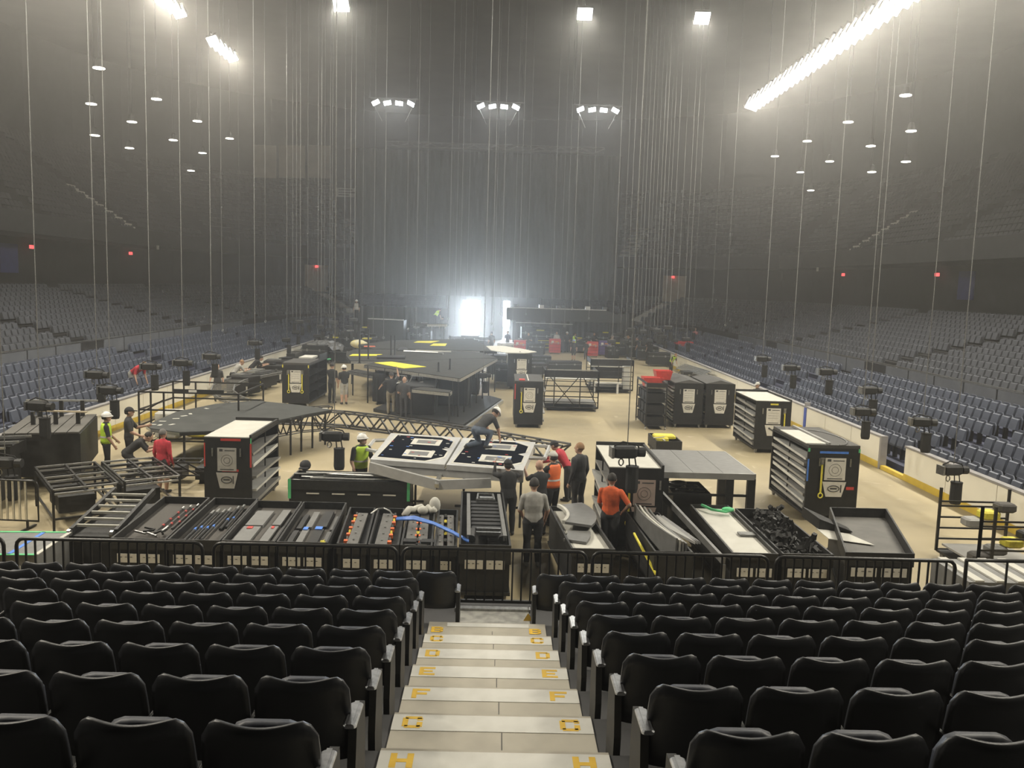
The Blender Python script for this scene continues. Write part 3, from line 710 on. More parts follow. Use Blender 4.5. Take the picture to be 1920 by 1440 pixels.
for k in range(6):
    x = -5.62+.10*k; t = thing('long_pole', 'long dark pole with chrome joint bundled in the pole tray', 'pole', (x, 15.05+.05*k, .84+.02*(k % 2)), 0, 'poles in the second tray')
    L = 2.0 if k < 4 else 1.5; y1 = .0 if k < 4 else .7
    MB().tube((0, y1, 0), (-.12, y1+L, 0), .028, 7).obj('shaft', black, t)
    MB().tube((-.115, y1+L*.95, 0), (-.13, y1+L*1.08, 0), .034, 7).obj('joint', steel, t)
    MB().tube((-.05, y1+L*.4, 0), (-.06, y1+L*.46, 0), .031, 7).obj('blue_band', bluet, t)
for k, (x, y, w_, l, tp) in enumerate(((-4.62, 15.1, .34, 2.2, redt), (-4.20, 15.1, .16, 2.3, redt), (-3.99, 15.3, .10, 1.9, None))):
    t = thing('stage_board', ('wide flat grey panel with red tape in the panel tray', 'narrow grey panel with red tape beside the wide one', 'thin grey strip panel along the panel tray wall')[k], 'panel', (x, y, .805))
    MB().bx(-w_/2, w_/2, 0, l*.5, 0, .04).bx(-w_/2+.02, w_/2+.02, l*.52, l, 0, .05).xf(Matrix(((1,-.05,0,0),(0,1,0,0),(0,0,1,0),(0,0,0,1)))).obj('board', grey, t)
    if tp: MB().bx(-w_*.2, w_*.1, l*.42, l*.48, .04, .053).xf(Matrix(((1,-.05,0,0),(0,1,0,0),(0,0,1,0),(0,0,0,1)))).obj('tape', tp, t)
for k, (x, w_, l) in enumerate(((-3.72, .10, 2.0), (-3.55, .12, 2.2), (-3.30, .18, 2.3), (-3.08, .08, 1.9))):
    t = thing('stage_board', 'dark strip panel %s in the blue taped tray' % ('along the tray wall', 'with broad blue tape', 'with thin blue tape', 'beside the yellow clip')[k], 'panel', (x, 15.1, .805))
    MB().bx(-w_/2, w_/2, 0, l*.45, 0, .04).bx(-w_/2+.03, w_/2+.03, l*.5, l, 0, .05).xf(Matrix(((1,-.06,0,0),(0,1,0,0),(0,0,1,0),(0,0,0,1)))).obj('board', grey if k % 2 else black, t)
    if k in (1, 2): MB().bx(-w_*.45, w_*.3, l*.42, l*.50, .04, .055).xf(Matrix(((1,-.06,0,0),(0,1,0,0),(0,0,1,0),(0,0,0,1)))).obj('tape', bluet, t)
lay('yellow_clip', 'small yellow clip in the corner of the blue taped tray', 'clip', MB().tube((-3.12,15.25,.83),(-3.12,15.4,.83),.03,6).tube((-3.06,15.22,.85),(-3.16,15.32,.85),.025,6), yellow)
conn_o = mat('orange_connector', (.75,.16,.04), .5); plate_m = mat('grey_power_plate', (.13,.125,.115), .5, .2, (.10,.097,.09), 9)
cap_y = mat('yellow_cap', (.75,.6,.08), .5)
for k, (x, n, w_) in enumerate(((-2.55, 5, .20), (-2.03, 5, .22), (-1.50, 4, .20), (-1.28, 4, .17), (-.96, 5, .13), (-.76, 5, .13))):
    t = thing('connector_plate', 'grey power plate with orange connectors in ' + ('the bin beside the blue taped tray', 'the bin with the looped cable', 'the bin under the white cloth', 'the bin under the white cloth, beside its twin', 'the bin under the hose end', 'the bin under the hose end, beside its twin')[k], 'power plate', (x, 15.05, .82))
    sk = Matrix(((1,-.06,0,0),(0,1,0,0),(0,0,1,0),(0,0,0,1)))
    MB().bx(-w_/2, w_/2, 0, 2.1, 0, .08).xf(sk).obj('plate', plate_m, t)
    sd = -1 if k in (0, 3, 5) else 1
    for q in range(n):
        y = .15+q*.42
        MB().bx(*sorted((sd*w_/2, sd*(w_/2+.07))), y, y+.10, .02, .09).xf(sk).obj('connector', conn_o, t)
        MB().tube((sd*(w_/2+.03), y+.2, .05), (sd*(w_/2+.03), y+.26, .09), .022, 6).xf(sk).obj('cap', cap_y if q % 2 else steel, t)
        MB().tube((0, y+.1, .08), (0, y+.1, .10), .02, 6).xf(sk).obj('bolt', steel, t)
lay('looped_cable', 'short looped cable bridging two narrow bin carts', 'cable', MB().path([(-2.50,17.0,.93),(-2.38,17.1,1.0),(-2.25,17.12,1.02),(-2.12,17.06,.98),(-2.05,16.95,.92)], .018, 6), steel)
b = MB(); random.seed(3)
pts = [(-1.80+.075*i, 16.85+.5*math.sin(i*.5)*.4+i*.05, .95+.10*abs(math.sin(i*1.3))) for i in range(9)]
b.path(pts, .07, 7); b.ball((-1.22, 17.25, 1.08), (.12,.12,.17), 8, 6); b.ball((-1.45, 17.1, 1.0), (.12,.1,.09), 8, 6)
o = b.obj('white_cloth', white, smooth=True); tag(o, 'crumpled white cloth thrown over a narrow bin cart', 'cloth')
hose_m = mat('blue_hose_plastic', (.07,.20,.62), .4, 0, (.05,.15,.5), 12)
t = thing('blue_hose_bundle', 'bundle of long blue hoses lying across the bin carts', 'hoses', (-1.9, 16.2, 1.0))
for q in range(4):
    MB().path([(0+.0*q, .10+.035*q, .02),(.35, .03+.035*q, .05+.01*q),(.75, -.25+.03*q, .05),(1.15, -.75+.03*q, .03),(1.45, -1.2+.03*q, .01)], .022, 6).obj('hose', hose_m, t, True)
for q in range(2):
    o = MB().bx(-.16, .16, -.13, .13, 0, .09).bx(-.12,.12,-.10,.10,.09,.12).obj('black_tray_box', black, loc=(-1.52+.33*q, 15.25, .82)); tag(o, 'small black box with pale insert in the bin %s' % ('under the white cloth', 'beside the hose end')[q], 'box')
# ladder cart contents
t = thing('rung_stack', 'stack of black ladder rungs with chrome fittings on the tall cart', 'ladder', (-.11, 15.0, 1.0))
for sx in (-1, 1): MB().bar((sx*.33, .1, .06), (sx*.33-.12, 3.2, .06), .07, .10).obj('stile', grey, t)
for q in range(8): MB().bx(-.30-.012*q, .30-.012*q, .75+.27*q, .93+.27*q, .0, .045).obj('rung', black, t)
MB().bx(-.2, .25, .25, .31, .06, .12).bx(-.2, .25, .5, .56, .06, .12).obj('chrome_bar', steel, t)
for sx in (-1, 1): MB().tube((sx*.28, .1, .03), (sx*.28, .6, .03), .075, 8).obj('roller', black, t)
MB().path([(-.25,2.75,.08),(.12,2.75,.08),(.08,3.25,.08),(-.24,3.25,.08)], .03, 6, closed=True).bx(-.2,.1,2.9,3.05,.05,.09).obj('chrome_frame', steel, t)
# curved pieces in the white lined bin
def arc_slab(cx, cy, r0, r1, a0, a1, z0, z1, n=8):
    b = MB(); vs = []
    for z in (z0, z1):
        for i in range(n+1):
            a = a0+(a1-a0)*i/n; vs += [(cx+r0*math.cos(a), cy+r0*math.sin(a), z), (cx+r1*math.cos(a), cy+r1*math.sin(a), z)]
    N = 2*(n+1); fs = [(2*i,2*i+2,2*i+3,2*i+1) for i in range(n)]; fs = fs+[tuple(N+j for j in reversed(f)) for f in fs]
    for i in range(n): fs += [(2*i,N+2*i,N+2*i+2,2*i+2),(2*i+1,2*i+3,N+2*i+3,N+2*i+1)]
    fs += [(0,1,N+1,N),(2*n,N+2*n,N+2*n+1,2*n+1)]
    return b.add(vs, fs)
t = thing('curved_stage_piece', 'curved grey stage piece with white edging on the white lined bin', 'stage piece', (1.55, 16.75, .98))
arc_slab(-1.55, .3, 1.55, 2.1, -.42, .45, 0, .05).obj('top', grey, t); arc_slab(-1.55, .3, 1.49, 1.55, -.42, .45, 0, .07).obj('edging', white, t)
t = thing('curved_stage_piece', 'short curved grey stage piece lying in front of the edged one', 'stage piece', (1.50, 15.35, .86))
arc_slab(-1.55, .9, 1.5, 1.95, -.40, -.02, 0, .05).obj('top', grey, t)
def ribbon(pts, z0, z1, th):
    n = len(pts); vs = []
    for z in (z0, z1):
        for x, y in pts: vs += [(x, y, z), (x+th, y, z)]
    N = 2*n; fs = []
    for i in range(n-1): a = 2*i; fs += [(a,a+1,a+3,a+2),(N+a,N+a+2,N+a+3,N+a+1),(a,a+2,N+a+2,N+a),(a+1,N+a+1,N+a+3,a+3)]
    return MB().add(vs, fs+[(0,N,N+1,1),(N-2,N-1,2*N-1,2*N-2)])
for k in range(4):
    o = ribbon([(2.96+.10*k,17.55),(2.96+.10*k,17.1),(3.0+.10*k,16.6),(3.08+.095*k,16.1),(3.2+.08*k,15.6),(3.34+.06*k,15.1)], .55, 1.14-.03*k, .035).obj('curved_rail', (grey, white, panel_g, grey)[k])
    tag(o, ('outer grey curved rail standing in the rail bin', 'white edged curved rail standing in the rail bin', 'pale curved rail standing in the rail bin', 'inner grey curved rail standing in the rail bin')[k], 'rail')
for k in range(3):
    o = MB().prism([(0,0),(.10,-.9),(.42,-1.75),(.22,-.7),(.06,.1)], 0, .05).obj('wedge_panel', panel_g if k == 0 else grey, loc=(3.30+.10*k, 16.95+.2*k, 1.0-.06*k)); tag(o, ('large pale wedge panel', 'middle grey wedge panel', 'small grey wedge panel')[k]+' leaning beside the curved rails', 'panel')
o = MB().bar((2.95, 14.82, .55), (2.72, 16.0, .95), .035, .035).obj('yellow_rod', yellow); tag(o, 'yellow rod leaning against the rail bin', 'rod')
o = MB().bar((4.2, 14.95, .78), (3.74, 18.6, 1.10), .06, .14).bar((4.2,14.95,.72),(4.2,14.95,.0),.06,.06).bar((3.74,18.6,1.1),(3.74,18.6,0),.06,.06).obj('long_grey_beam', grey); tag(o, 'long grey beam on posts between the rail bin and the white sheet bin', 'beam')
o = MB().bx(-.16,.16,-.11,.11,0,.04).bx(-.13,-.05,-.08,.08,.04,.045).obj('small_black_frame', grey, loc=(5.0,16.3,.88)); tag(o, 'small dark frame resting on the broad white sheet', 'frame')
o = MB().path([(4.55,18.2,.98),(4.7,17.9,.96),(4.95,17.7,.97),(5.12,17.75,1.0)], .03, 6).ball((5.02,17.8,1.0),(.14,.1,.05),8,5).obj('green_strap', greent); tag(o, 'bright green strap on the edge of the white sheet bin', 'strap')
# black clamps
cl = MB()
cl.path([(math.cos(a)*.07, 0, math.sin(a)*.07) for a in [0.4+5.2*i/9 for i in range(10)]], .02, 5); cl.bx(-.03,.03,-.03,.03,.06,.16); cl.tube((-.1,0,-.02),(.02,0,-.1),.018,5)
cme = cl.mesh('clamp', black)
random.seed(11)
for k in range(46):
    yy = random.uniform(.1, 2.9); o = inst(cme, 'pipe_clamp', None, (5.35+random.uniform(.0, .75), 15.0+yy, .84+random.uniform(0, .30)*(1-abs(yy-1.8)/2.2)))
    o.rotation_euler = (random.uniform(-1.5,1.5), random.uniform(-1.5,1.5), random.uniform(0,6)); o.scale = (1.25,)*3
    tag(o, 'black pipe clamp in the pile beside the big empty tray', 'clamp', 'pile of black clamps')
o = MB().add([(0,0,0),(.75,-.35,0),(.55,.35,0),(.02,.75,0),(0,0,.01),(.75,-.35,.01),(.55,.35,.01),(.02,.75,.01)],[(3,2,1,0),(4,5,6,7),(0,1,5,4),(1,2,6,5),(2,3,7,6),(3,0,4,7)]).obj('white_paper', white, loc=(6.55,16.1,.90)); tag(o, 'loose white paper in the corner of the big empty tray', 'paper')
o = MB().add([(0,0,0),(.62,-.15,0),(.65,.2,0),(.0,1.0,0),(0,0,.22),(.62,-.15,.02),(.65,.2,.02),(.0,1.0,.22)],[(3,2,1,0),(4,5,6,7),(0,1,5,4),(1,2,6,5),(2,3,7,6),(3,0,4,7)]).obj('dark_wedge', black, loc=(6.60,16.75,.90)); tag(o, 'dark wedge block in the big empty tray behind the white paper', 'block')
# deck table, cable bin, strap box
t = thing('deck_table', 'grey topped stage deck on black legs between the white sheet bin and the boards', 'deck', (3.85, 19.1, 0))
for k in range(3): MB().bx(.70*k, .70*k+.69, .02, 2.7, 1.42, 1.5).obj('deck_board', grey, t)
MB().bx(0, 2.1, -.02, .02, 1.36, 1.5).bx(2.1, 2.14, 0, 2.7, 1.36, 1.5).obj('edge_beam', panel_g, t)
for x, y in ((.05,.05),(1.55,.05),(2.05,.05),(.05,2.6),(2.05,2.6)): MB().bx(x-.09, x+.09, y-.06, y+.06, 0, 1.38).obj('leg', black, t)
MB().bx(.05, 2.05, .02, .08, .95, 1.0).obj('cross_bar', black, t)
t = tray('black bin full of coiled silver cables under the stage deck', 4.15, 5.05, 19.3, 20.6, z=.95, dep=.2, lining=blackwood, cards=0, name='cable_bin')
for k in range(5):
    a = k*1.3; o = MB().path([(4.6+.25*math.cos(k)+.2*math.cos(q*.6), 19.9+.25*math.sin(k*2)+.16*math.sin(q*.6), .90+.03*k+.01*math.sin(q)) for q in range(11)], .016, 5).obj('cable_coil', steel); tag(o, 'silver cable coil in the bin under the stage deck', 'cable', 'coils in the cable bin')
tray('small black box of straps and cables on the open floor behind the stage deck', 5.42, 6.3, 28.3, 29.9, z=.55, dep=.3, lining=blackwood, cards=0, name='strap_box')
o = MB().rbox((5.85, 29.2, .56), (.75,.5,.14), .05).rbox((5.7,28.95,.50),(.5,.3,.16),.05).obj('yellow_straps', yellow); tag(o, 'folded yellow straps piled in the small black box', 'straps')
o = MB().path([(5.6+.2*math.cos(q*.7), 28.7+.15*math.sin(q*.7), .50+.02*q) for q in range(9)], .02, 5).obj('white_cable', white); tag(o, 'white cable loop in front of the yellow straps', 'cable')
# rack cart and boxes right of centre
t = thing('rack_cart', 'open black rack cart with bins and a red crate on top', 'cart', (6.42, 33.9, 0))
for sx in (-.4,.4):
    for y in (.03, 2.4): MB().bar((sx,y,.1),(sx,y,1.9), .05,.05).obj('post', black, t); MB().tube((sx-.02,y,.06),(sx+.02,y,.06),.06,8).obj('caster', caster_m, t)
for z in (.15,.62,1.1,1.55): MB().bx(-.4,.4,0,2.43,z,z+.03).obj('shelf', black, t); 
for z in (.18,.65,1.13):
    for y in (.08,.9,1.7): MB().bx(-.36,.36,y,y+.65,z,z+.34).obj('storage_bin', blackwood, t)
MB().bx(-.42,.42,-.02,.02,1.72,1.9).bx(-.42,-.38,0,2.43,1.82,1.9).bx(.38,.42,0,2.43,1.82,1.9).obj('rim', black, t)
MB().bx(-.35,.35,.1,.9,1.66,1.75).obj('cable_heap', steel, t)
for k, (x, y, s_) in enumerate(((6.45, 35.2, .7), (7.0, 35.9, .55))):
    o = MB().add([(-s_/2,-.3,0),(s_/2,-.3,0),(s_/2,.3,0),(-s_/2,.3,0),(-s_/2-.08,-.38,.38),(s_/2+.08,-.38,.38),(s_/2+.08,.38,.38),(-s_/2-.08,.38,.38)],[(3,2,1,0),(0,1,5,4),(1,2,6,5),(2,3,7,6),(3,0,4,7)]).obj('red_crate', mat('red_plastic_crate', (.62,.06,.045), .4), loc=(x, y, 1.62 if k == 0 else 1.85)); tag(o, ('open red crate tipped on the rack cart', 'red crate beside the peaked lid case')[k], 'crate')
# ------------------------------------------------------------------ where a sight line meets a level (for laying out the floor plan)
def at(x, y, z=0.0):
    d = _f*F_PX+_r*(x-960)-_u*(y-720); k = (z-EYE)/d.z; return (d.x*k, d.y*k)
# ------------------------------------------------------------------ stage in the middle of the floor
deck_m = mat('dark_grey_stage_deck', (.050,.049,.045), .85, 0, (.038,.038,.035), 2.5, .05, .12)
mat_y = mat('yellow_floor_mat', (.80,.72,.03), .55, 0, (.72,.64,.02), 5)
def deck(label, px, z=1.75, th=.12, legs=(), edge=True, m=None, name='stage_deck'):
    P = [at(x, y, z) for x, y in px]; cx = sum(p[0] for p in P)/len(P); cy_ = sum(p[1] for p in P)/len(P)
    t = thing(name, label, 'stage', (cx, cy_, 0)); L = [(a-cx, b-cy_) for a, b in P]
    MB().prism(L, z-.03, z).obj('deck_top', m or deck_m, t)
    if edge:
        for i in range(len(L)):
            a, b = L[i], L[(i+1)%len(L)]; MB().bar((a[0]*.995, a[1]*.995, z-.03-th/2), (b[0]*.995, b[1]*.995, z-.03-th/2), .05, th).obj('edge_beam', alu if i < 2 else black, t)
    for x, y in legs:
        X, Y = at(x, y, z); MB().tube((X-cx, Y-cy_, 0), (X-cx, Y-cy_, z-.03), .035, 7).obj('leg', black, t)
    return t
def lerp(a, b, n): return [(a[0]+(b[0]-a[0])*i/(n-1), a[1]+(b[1]-a[1])*i/(n-1)) for i in range(n)]
deck('front grey stage deck with yellow mat and a row of black legs', [(683,684),(862.5,709.5),(932.5,672),(870,672.2),(780,677),(702,679)],
     legs=lerp((860,709),(929,673),7)+lerp((690,685),(850,707.5),6))
deck('middle grey stage deck with curved end and a yellow mat', [(657,676),(780,676.8),(868,672),(932,671),(905,661),(790,655),(665,655),(650,660),(649,667)], legs=[(662,675),(660,660),(905,662)])
deck('far grey stage deck towards the lit dock door', [(700,654),(800,654.5),(900,658),(932,658.5),(886,635),(735,638),(672,646)], legs=[(925,657),(915,650),(900,643),(705,653),(760,653)])
for k, px in enumerate(([(652,695),(708,706),(735,704),(668,692)], [(722,708),(783,718),(789,714),(733,705)], [(772,729),(843,736),(847,732),(792,725)])):
    deck('small low grey platform ' + ('beside the helmeted workers', 'over the raised arm of a worker', 'under the front stage deck')[k], px, z=1.3, legs=[px[0], px[1]], name='low_platform')
for k, px in enumerate(([(702,680),(733,678),(799,687.5),(757,690.5)], [(655,667),(661,664),(717,664.2),(707,667)], [(776,642),(783,639.5),(824,639),(808,643)], [(806,648),(813,644),(838,644),(835,648.5)])):
    P = [at(x, y, 1.77) for x, y in px]; o = MB().prism(P, 1.755, 1.775).obj('yellow_mat', mat_y)
    tag(o, 'yellow mat ' + ('on the front stage deck', 'on the curved middle stage deck', 'on the far stage deck, longer one', 'on the far stage deck, squarer one')[k], 'mat')
def slab_px(name, label, cat, px, z, h, m):
    P = [at(x, y, z) for x, y in px]; o = MB().prism(P, z, z+h).obj(name, m); return tag(o, label, cat)
slab_px('flat_black_case', 'flat black case lying on the middle stage deck', 'case', [(706,673.5),(759,674),(760,669.5),(707,669)], 1.75, .10, black)
slab_px('orange_strip', 'orange red strip on the far stage deck', 'strip', [(682,650.5),(704,650.5),(703,649),(683,649)], 1.75, .02, mat('orange_red_strip', (.75,.17,.08), .6))
slab_px('black_half_disc', 'black half round panel on the stage deck', 'panel', [(744,658.5),(766,658.5),(763,654),(757,652),(751,652.5)], 1.75, .06, black)
a, b = at(757,660,1.75), at(832,663.5,1.75)
t = thing('silver_rail', 'long silver rail lying on the stage deck', 'rail', (a[0], a[1], 1.77)); MB().path([(0,0,.03),(b[0]-a[0]-.3,b[1]-a[1]+.1,.03),(b[0]-a[0],b[1]-a[1]-.4,.03)], .06, 6).obj('rail', alu, t); MB().bar((.6,.7,.03),(2.6,.5,.03),.12,.06).obj('clip_row', white, t)
for k, (x, y, h) in enumerate(((674,681,1.9), (690.5,673,1.5), (733,668,1.1), (740,668,1.1), (822,697,.42), (843.5,693,.5))):
    X, Y = at(x, y, 1.75); o = MB().bx(-.035,.035,-.035,.035,0,h).bx(-.08,.08,-.08,.08,0,.02).obj('deck_post', black, loc=(X, Y, 1.75))
    tag(o, ('tall black post at the curved deck end', 'second tall black post beside the curved deck end', 'black post behind the flat case', 'black post paired with the one behind the flat case', 'short black post on the front deck', 'short black post near the deck corner')[k], 'post')
for k, (x, y) in enumerate(((741,708),(770,709))):
    X, Y = at(x, y, 1.5); t = thing('chrome_hoop', 'bent chrome hoop bracket under the front deck edge' + (' above the raised arm', ' above the bald worker')[k], 'bracket', (X, Y, 1.25))
    MB().path([(0,0,.35),(.5,0,.33),(.55,0,.1),(.05,0,.0)], .03, 6).obj('hoop', steel, t); MB().tube((-.05,0,.05),(.1,0,.42),.025,6).obj('strut', alu, t)
slab_px('low_floor_deck', 'low dark floor deck with pale edge under the stage', 'deck', [(700,772),(868,803),(940,753),(918,747),(760,745)], .0, .14, black)
a, b = at(872,803,.1), at(942,752,.1); o = MB().bar((a[0],a[1],.08),(b[0],b[1],.08),.10,.16).obj('pale_edge_beam', alu); tag(o, 'pale beam along the edge of the low floor deck', 'beam')
for k, (x, y, w_, d_, h_) in enumerate(((-3.4,36.5,1.6,2.4,1.2),(-2.2,39.5,1.8,2.6,1.3),(-4.8,40.0,1.8,2.4,1.3),(-2.0,43.5,2.2,2.6,1.4),(-4.6,45.0,2.2,2.8,1.4))):  # dark boxes added to black out the space below the decks
    o = MB().rbox((0,0,.14+h_/2),(w_,d_,h_),.05).obj('substage_dark_box', blackwood, loc=(x, y, 0)); tag(o, 'black box added to darken the space under the stage decks', 'dark box', 'dark boxes under the stage')
# ------------------------------------------------------------------ curved grey deck and its truss
t = deck('curved grey deck on trestle legs behind the white topped case', [(274,797),(283,803),(337,810),(395,808),(470,800),(520,788),(572,777),(622,768),(560,759),(480,751),(405,757),(330,772)], z=1.2, th=.08, m=mat('slate_deck_skin', (.075,.078,.075), .85, 0, (.060,.063,.061), 2, 0, .12), legs=[(300,803),(345,808),(545,784),(565,779),(586,774),(610,769),(500,793),(310,795)])
for k, (x, y) in enumerate(((305,790),(330,785),(345,780),(322,796),(300,797),(357,776),(387,766),(610,766),(286,796))):
    X, Y = at(x, y, 1.2); o = MB().bx(-.10,.10,-.05,.05,0,.006).obj('tape_mark', white, loc=(X, Y, 1.2), rz=.4*k); tag(o, 'small white tape mark on the curved grey deck', 'tape', 'tape marks on the curved deck')
a, b = at(338,812,1.15), at(388,797,1.15); o = MB().bar((a[0],a[1],1.12),(b[0],b[1],1.12),.06,.10).obj('pale_deck_edge', alu); tag(o, 'pale wooden edge strip of the curved grey deck', 'edge strip')
def truss(label, pts, w_=.4, h_=.5, z0=.0, step=.55, r=.036, name='ladder_truss', m=None, lace=True):
    t = thing(name, label, 'truss', (pts[0][0], pts[0][1], 0)); o = Vector((pts[0][0], pts[0][1], 0)); m = m or bframe
    Q = []
    for i in range(len(pts)-1):
        a, b = Vector((*pts[i], 0)), Vector((*pts[i+1], 0)); n = max(1, round((b-a).length/step))
        Q += [a.lerp(b, k/n) for k in range(n)]
    Q.append(Vector((*pts[-1], 0)))
    N = []
    for i, q in enumerate(Q):
        d = (Q[min(i+1, len(Q)-1)]-Q[max(i-1, 0)]).normalized(); N.append(Vector((-d.y, d.x, 0)))
    for s in (-1, 1):
        for z in (z0, z0+h_): MB().path([q-o+N[i]*(s*w_/2)+Vector((0,0,z+r)) for i, q in enumerate(Q)], r, 6).obj('chord', m, t)
    b = MB()
    for i, q in enumerate(Q):
        l, rr = q-o+N[i]*(w_/2), q-o-N[i]*(w_/2)
        MB().bar(l+Vector((0,0,z0+h_)), rr+Vector((0,0,z0+h_)), r*1.6).obj('rung', m, t)
        if lace and i < len(Q)-1:
            l2, r2 = Q[i+1]-o+N[i+1]*(w_/2), Q[i+1]-o-N[i+1]*(w_/2)
            for A, B in ((l, l2), (rr, r2)):
                if i % 2: MB().bar(A+Vector((0,0,z0)), B+Vector((0,0,z0+h_)), r*1.4).obj('brace', m, t)
                else: MB().bar(A+Vector((0,0,z0+h_)), B+Vector((0,0,z0)), r*1.4).obj('brace', m, t)
    return t
TP = [at(525,768,.55), at(580,770,.55), at(640,774,.55), at(720,783,.55), at(800,794,.55), at(870,804,.55), at(950,817,.55), at(1062,836,.55)]
truss('long curved black ladder truss lying on the floor behind the silver panel', TP, .45, .55)
TQ = [at(515,781,.95), at(560,774,.95), at(620,770,.95)]
truss('short black trestle truss under the curved grey deck edge', [(p[0]-.05, p[1]+.3) for p in TQ], .3, .85, .2, .4, .022, 'trestle_truss')
# ------------------------------------------------------------------ silver panel the crew is lifting
navyp = mat('dark_navy_panel_face', (.008,.010,.016), .9, 0, (.006,.007,.011), 5, 0, .0); framew = mat('pale_grey_panel_frame', (.50,.50,.49), .4, .1, (.44,.44,.43), 6)
c0, c1, c2, c3 = [Vector((*at(x, y, 1.45), 0)) for x, y in ((694,861),(981,882),(1004,829),(733,812))]
t = thing('silver_deck_panel', 'large silver framed deck panel with two black inlays carried by the crew', 'deck panel', (c0.x, c0.y, 0))
def uv(u, v, z=1.45): q = (c0*(1-u)+c1*u)*(1-v)+(c3*(1-u)+c2*u)*v; return (q.x-c0.x, q.y-c0.y, z)
def quadslab(P, z0, z1): return MB().add([(x, y, z0) for x, y, _ in P]+[(x, y, z1) for x, y, _ in P], [tuple(range(len(P)-1,-1,-1)), tuple(range(len(P),2*len(P)))]+[(i,(i+1)%len(P),len(P)+(i+1)%len(P),len(P)+i) for i in range(len(P))])
for k in (0, 1):
    u0, u1 = (.0, .493) if k == 0 else (.507, 1.0); f = u1-u0
    U = lambda a, b: uv(u0+f*a, b)
    pl = quadslab([U(0,0),U(1,0),U(1,1),U(0,1)], 1.33, 1.45).obj('panel_frame', framew, t)
    out = [(.07,.09),(.72,.07),(.93,.24),(.93,.44),(.84,.5),(.93,.56),(.93,.80),(.74,.93),(.12,.93)]
    quadslab([U(a-.03 if a < .2 else a+.025, b-.03 if b < .5 else b+.03) for a, b in out], 1.45, 1.454).obj('inlay_border', white, pl)
    quadslab([U(a, b) for a, b in out], 1.454, 1.458).obj('black_inlay', navyp, pl)
    for vb in (.17, .60):
        quadslab([U(.38,vb),(U(.78,vb)),U(.78,vb+.23),U(.38,vb+.23)], 1.458, 1.462).obj('white_square', white, pl)
        quadslab([U(.45,vb+.05),(U(.71,vb+.05)),U(.71,vb+.18),U(.45,vb+.18)], 1.462, 1.465).obj('grey_square', grey, pl)
    random.seed(5+k)
    for q in range(26):
        a, b_ = random.uniform(.1,.9), random.uniform(.1,.9); s_ = random.uniform(.015,.03)
        quadslab([U(a,b_),U(a+s_*1.6,b_),U(a+s_*1.6,b_+s_*.6),U(a,b_+s_*.6)], 1.465, 1.469).obj('tape_bit', (redt, white, bluet, white)[q % 4], pl)
for v in (.02, .98): MB().bar(uv(0,v,1.24), uv(1,v,1.24), .08, .18).obj('side_beam', framew, t)
for u in (.02, .5, .98): MB().bar(uv(u,.02,1.22), uv(u,.98,1.22), .08, .14).obj('cross_beam', framew, t)
MB().bar(uv(.0,-.01,1.27), uv(.46,-.07,1.02), .09, .24).obj('angled_arm', framew, t); MB().bar(uv(.46,-.07,1.02), uv(.80,-.02,1.12), .09, .22).obj('angled_arm', framew, t)
MB().bar(uv(.46,-.10,1.02), uv(.47,.10,1.30), .10, .10).obj('centre_arm', alu, t)
for u, v in ((.3,.05),(.62,.03),(.98,.1)): p = uv(u, v); MB().tube((p[0], p[1], .0), (p[0], p[1], 1.2), .03, 6).bx(p[0]-.2,p[0]+.2,p[1]-.02,p[1]+.02,.45,.5).obj('stand_leg', black, t)
MB().path([uv(1.0,.45,1.42), uv(1.10,.45,1.42), uv(1.10,.9,1.42), uv(1.0,.9,1.42)], .05, 5).obj('end_loop', framew, t)
MB().path([uv(0,.3,1.42), uv(-.08,.35,1.42), uv(-.08,.7,1.42), uv(0,.75,1.42)], .05, 5).obj('end_loop', framew, t)
# ------------------------------------------------------------------ long bin with tubes, behind the trays
t = tray('long black bin of pale tubes in front of the helmeted worker', -4.85, -1.98, 19.7, 20.75, z=.95, dep=.18, lining=blackwood, cards=0, name='long_bin')
MB().bx(-1.43,-1.36,-.006,0,.5,.97).obj('tape', greent, t); MB().bx(1.36,1.43,-.006,0,.5,.97).obj('tape', greent, t)
for q in range(4): MB().bx(-1.0+.6*q, -.7+.6*q, -.008, 0, .62, .65).obj('label_sheet', paper, t)
random.seed(4)
for q in range(11):
    y = 19.8+random.random()*.8; x0 = -4.9+random.random()*.9; l = 1.6+random.random()*.9; z = .88+.018*q
    o = MB().tube((x0, y, z), (min(x0+l, -2.05), y+random.uniform(-.25,.25), z+random.uniform(-.02,.05)), .022, 6).obj('pale_tube', alu); tag(o, 'pale metal tube lying in the long black bin', 'tube', 'tubes in the long bin')
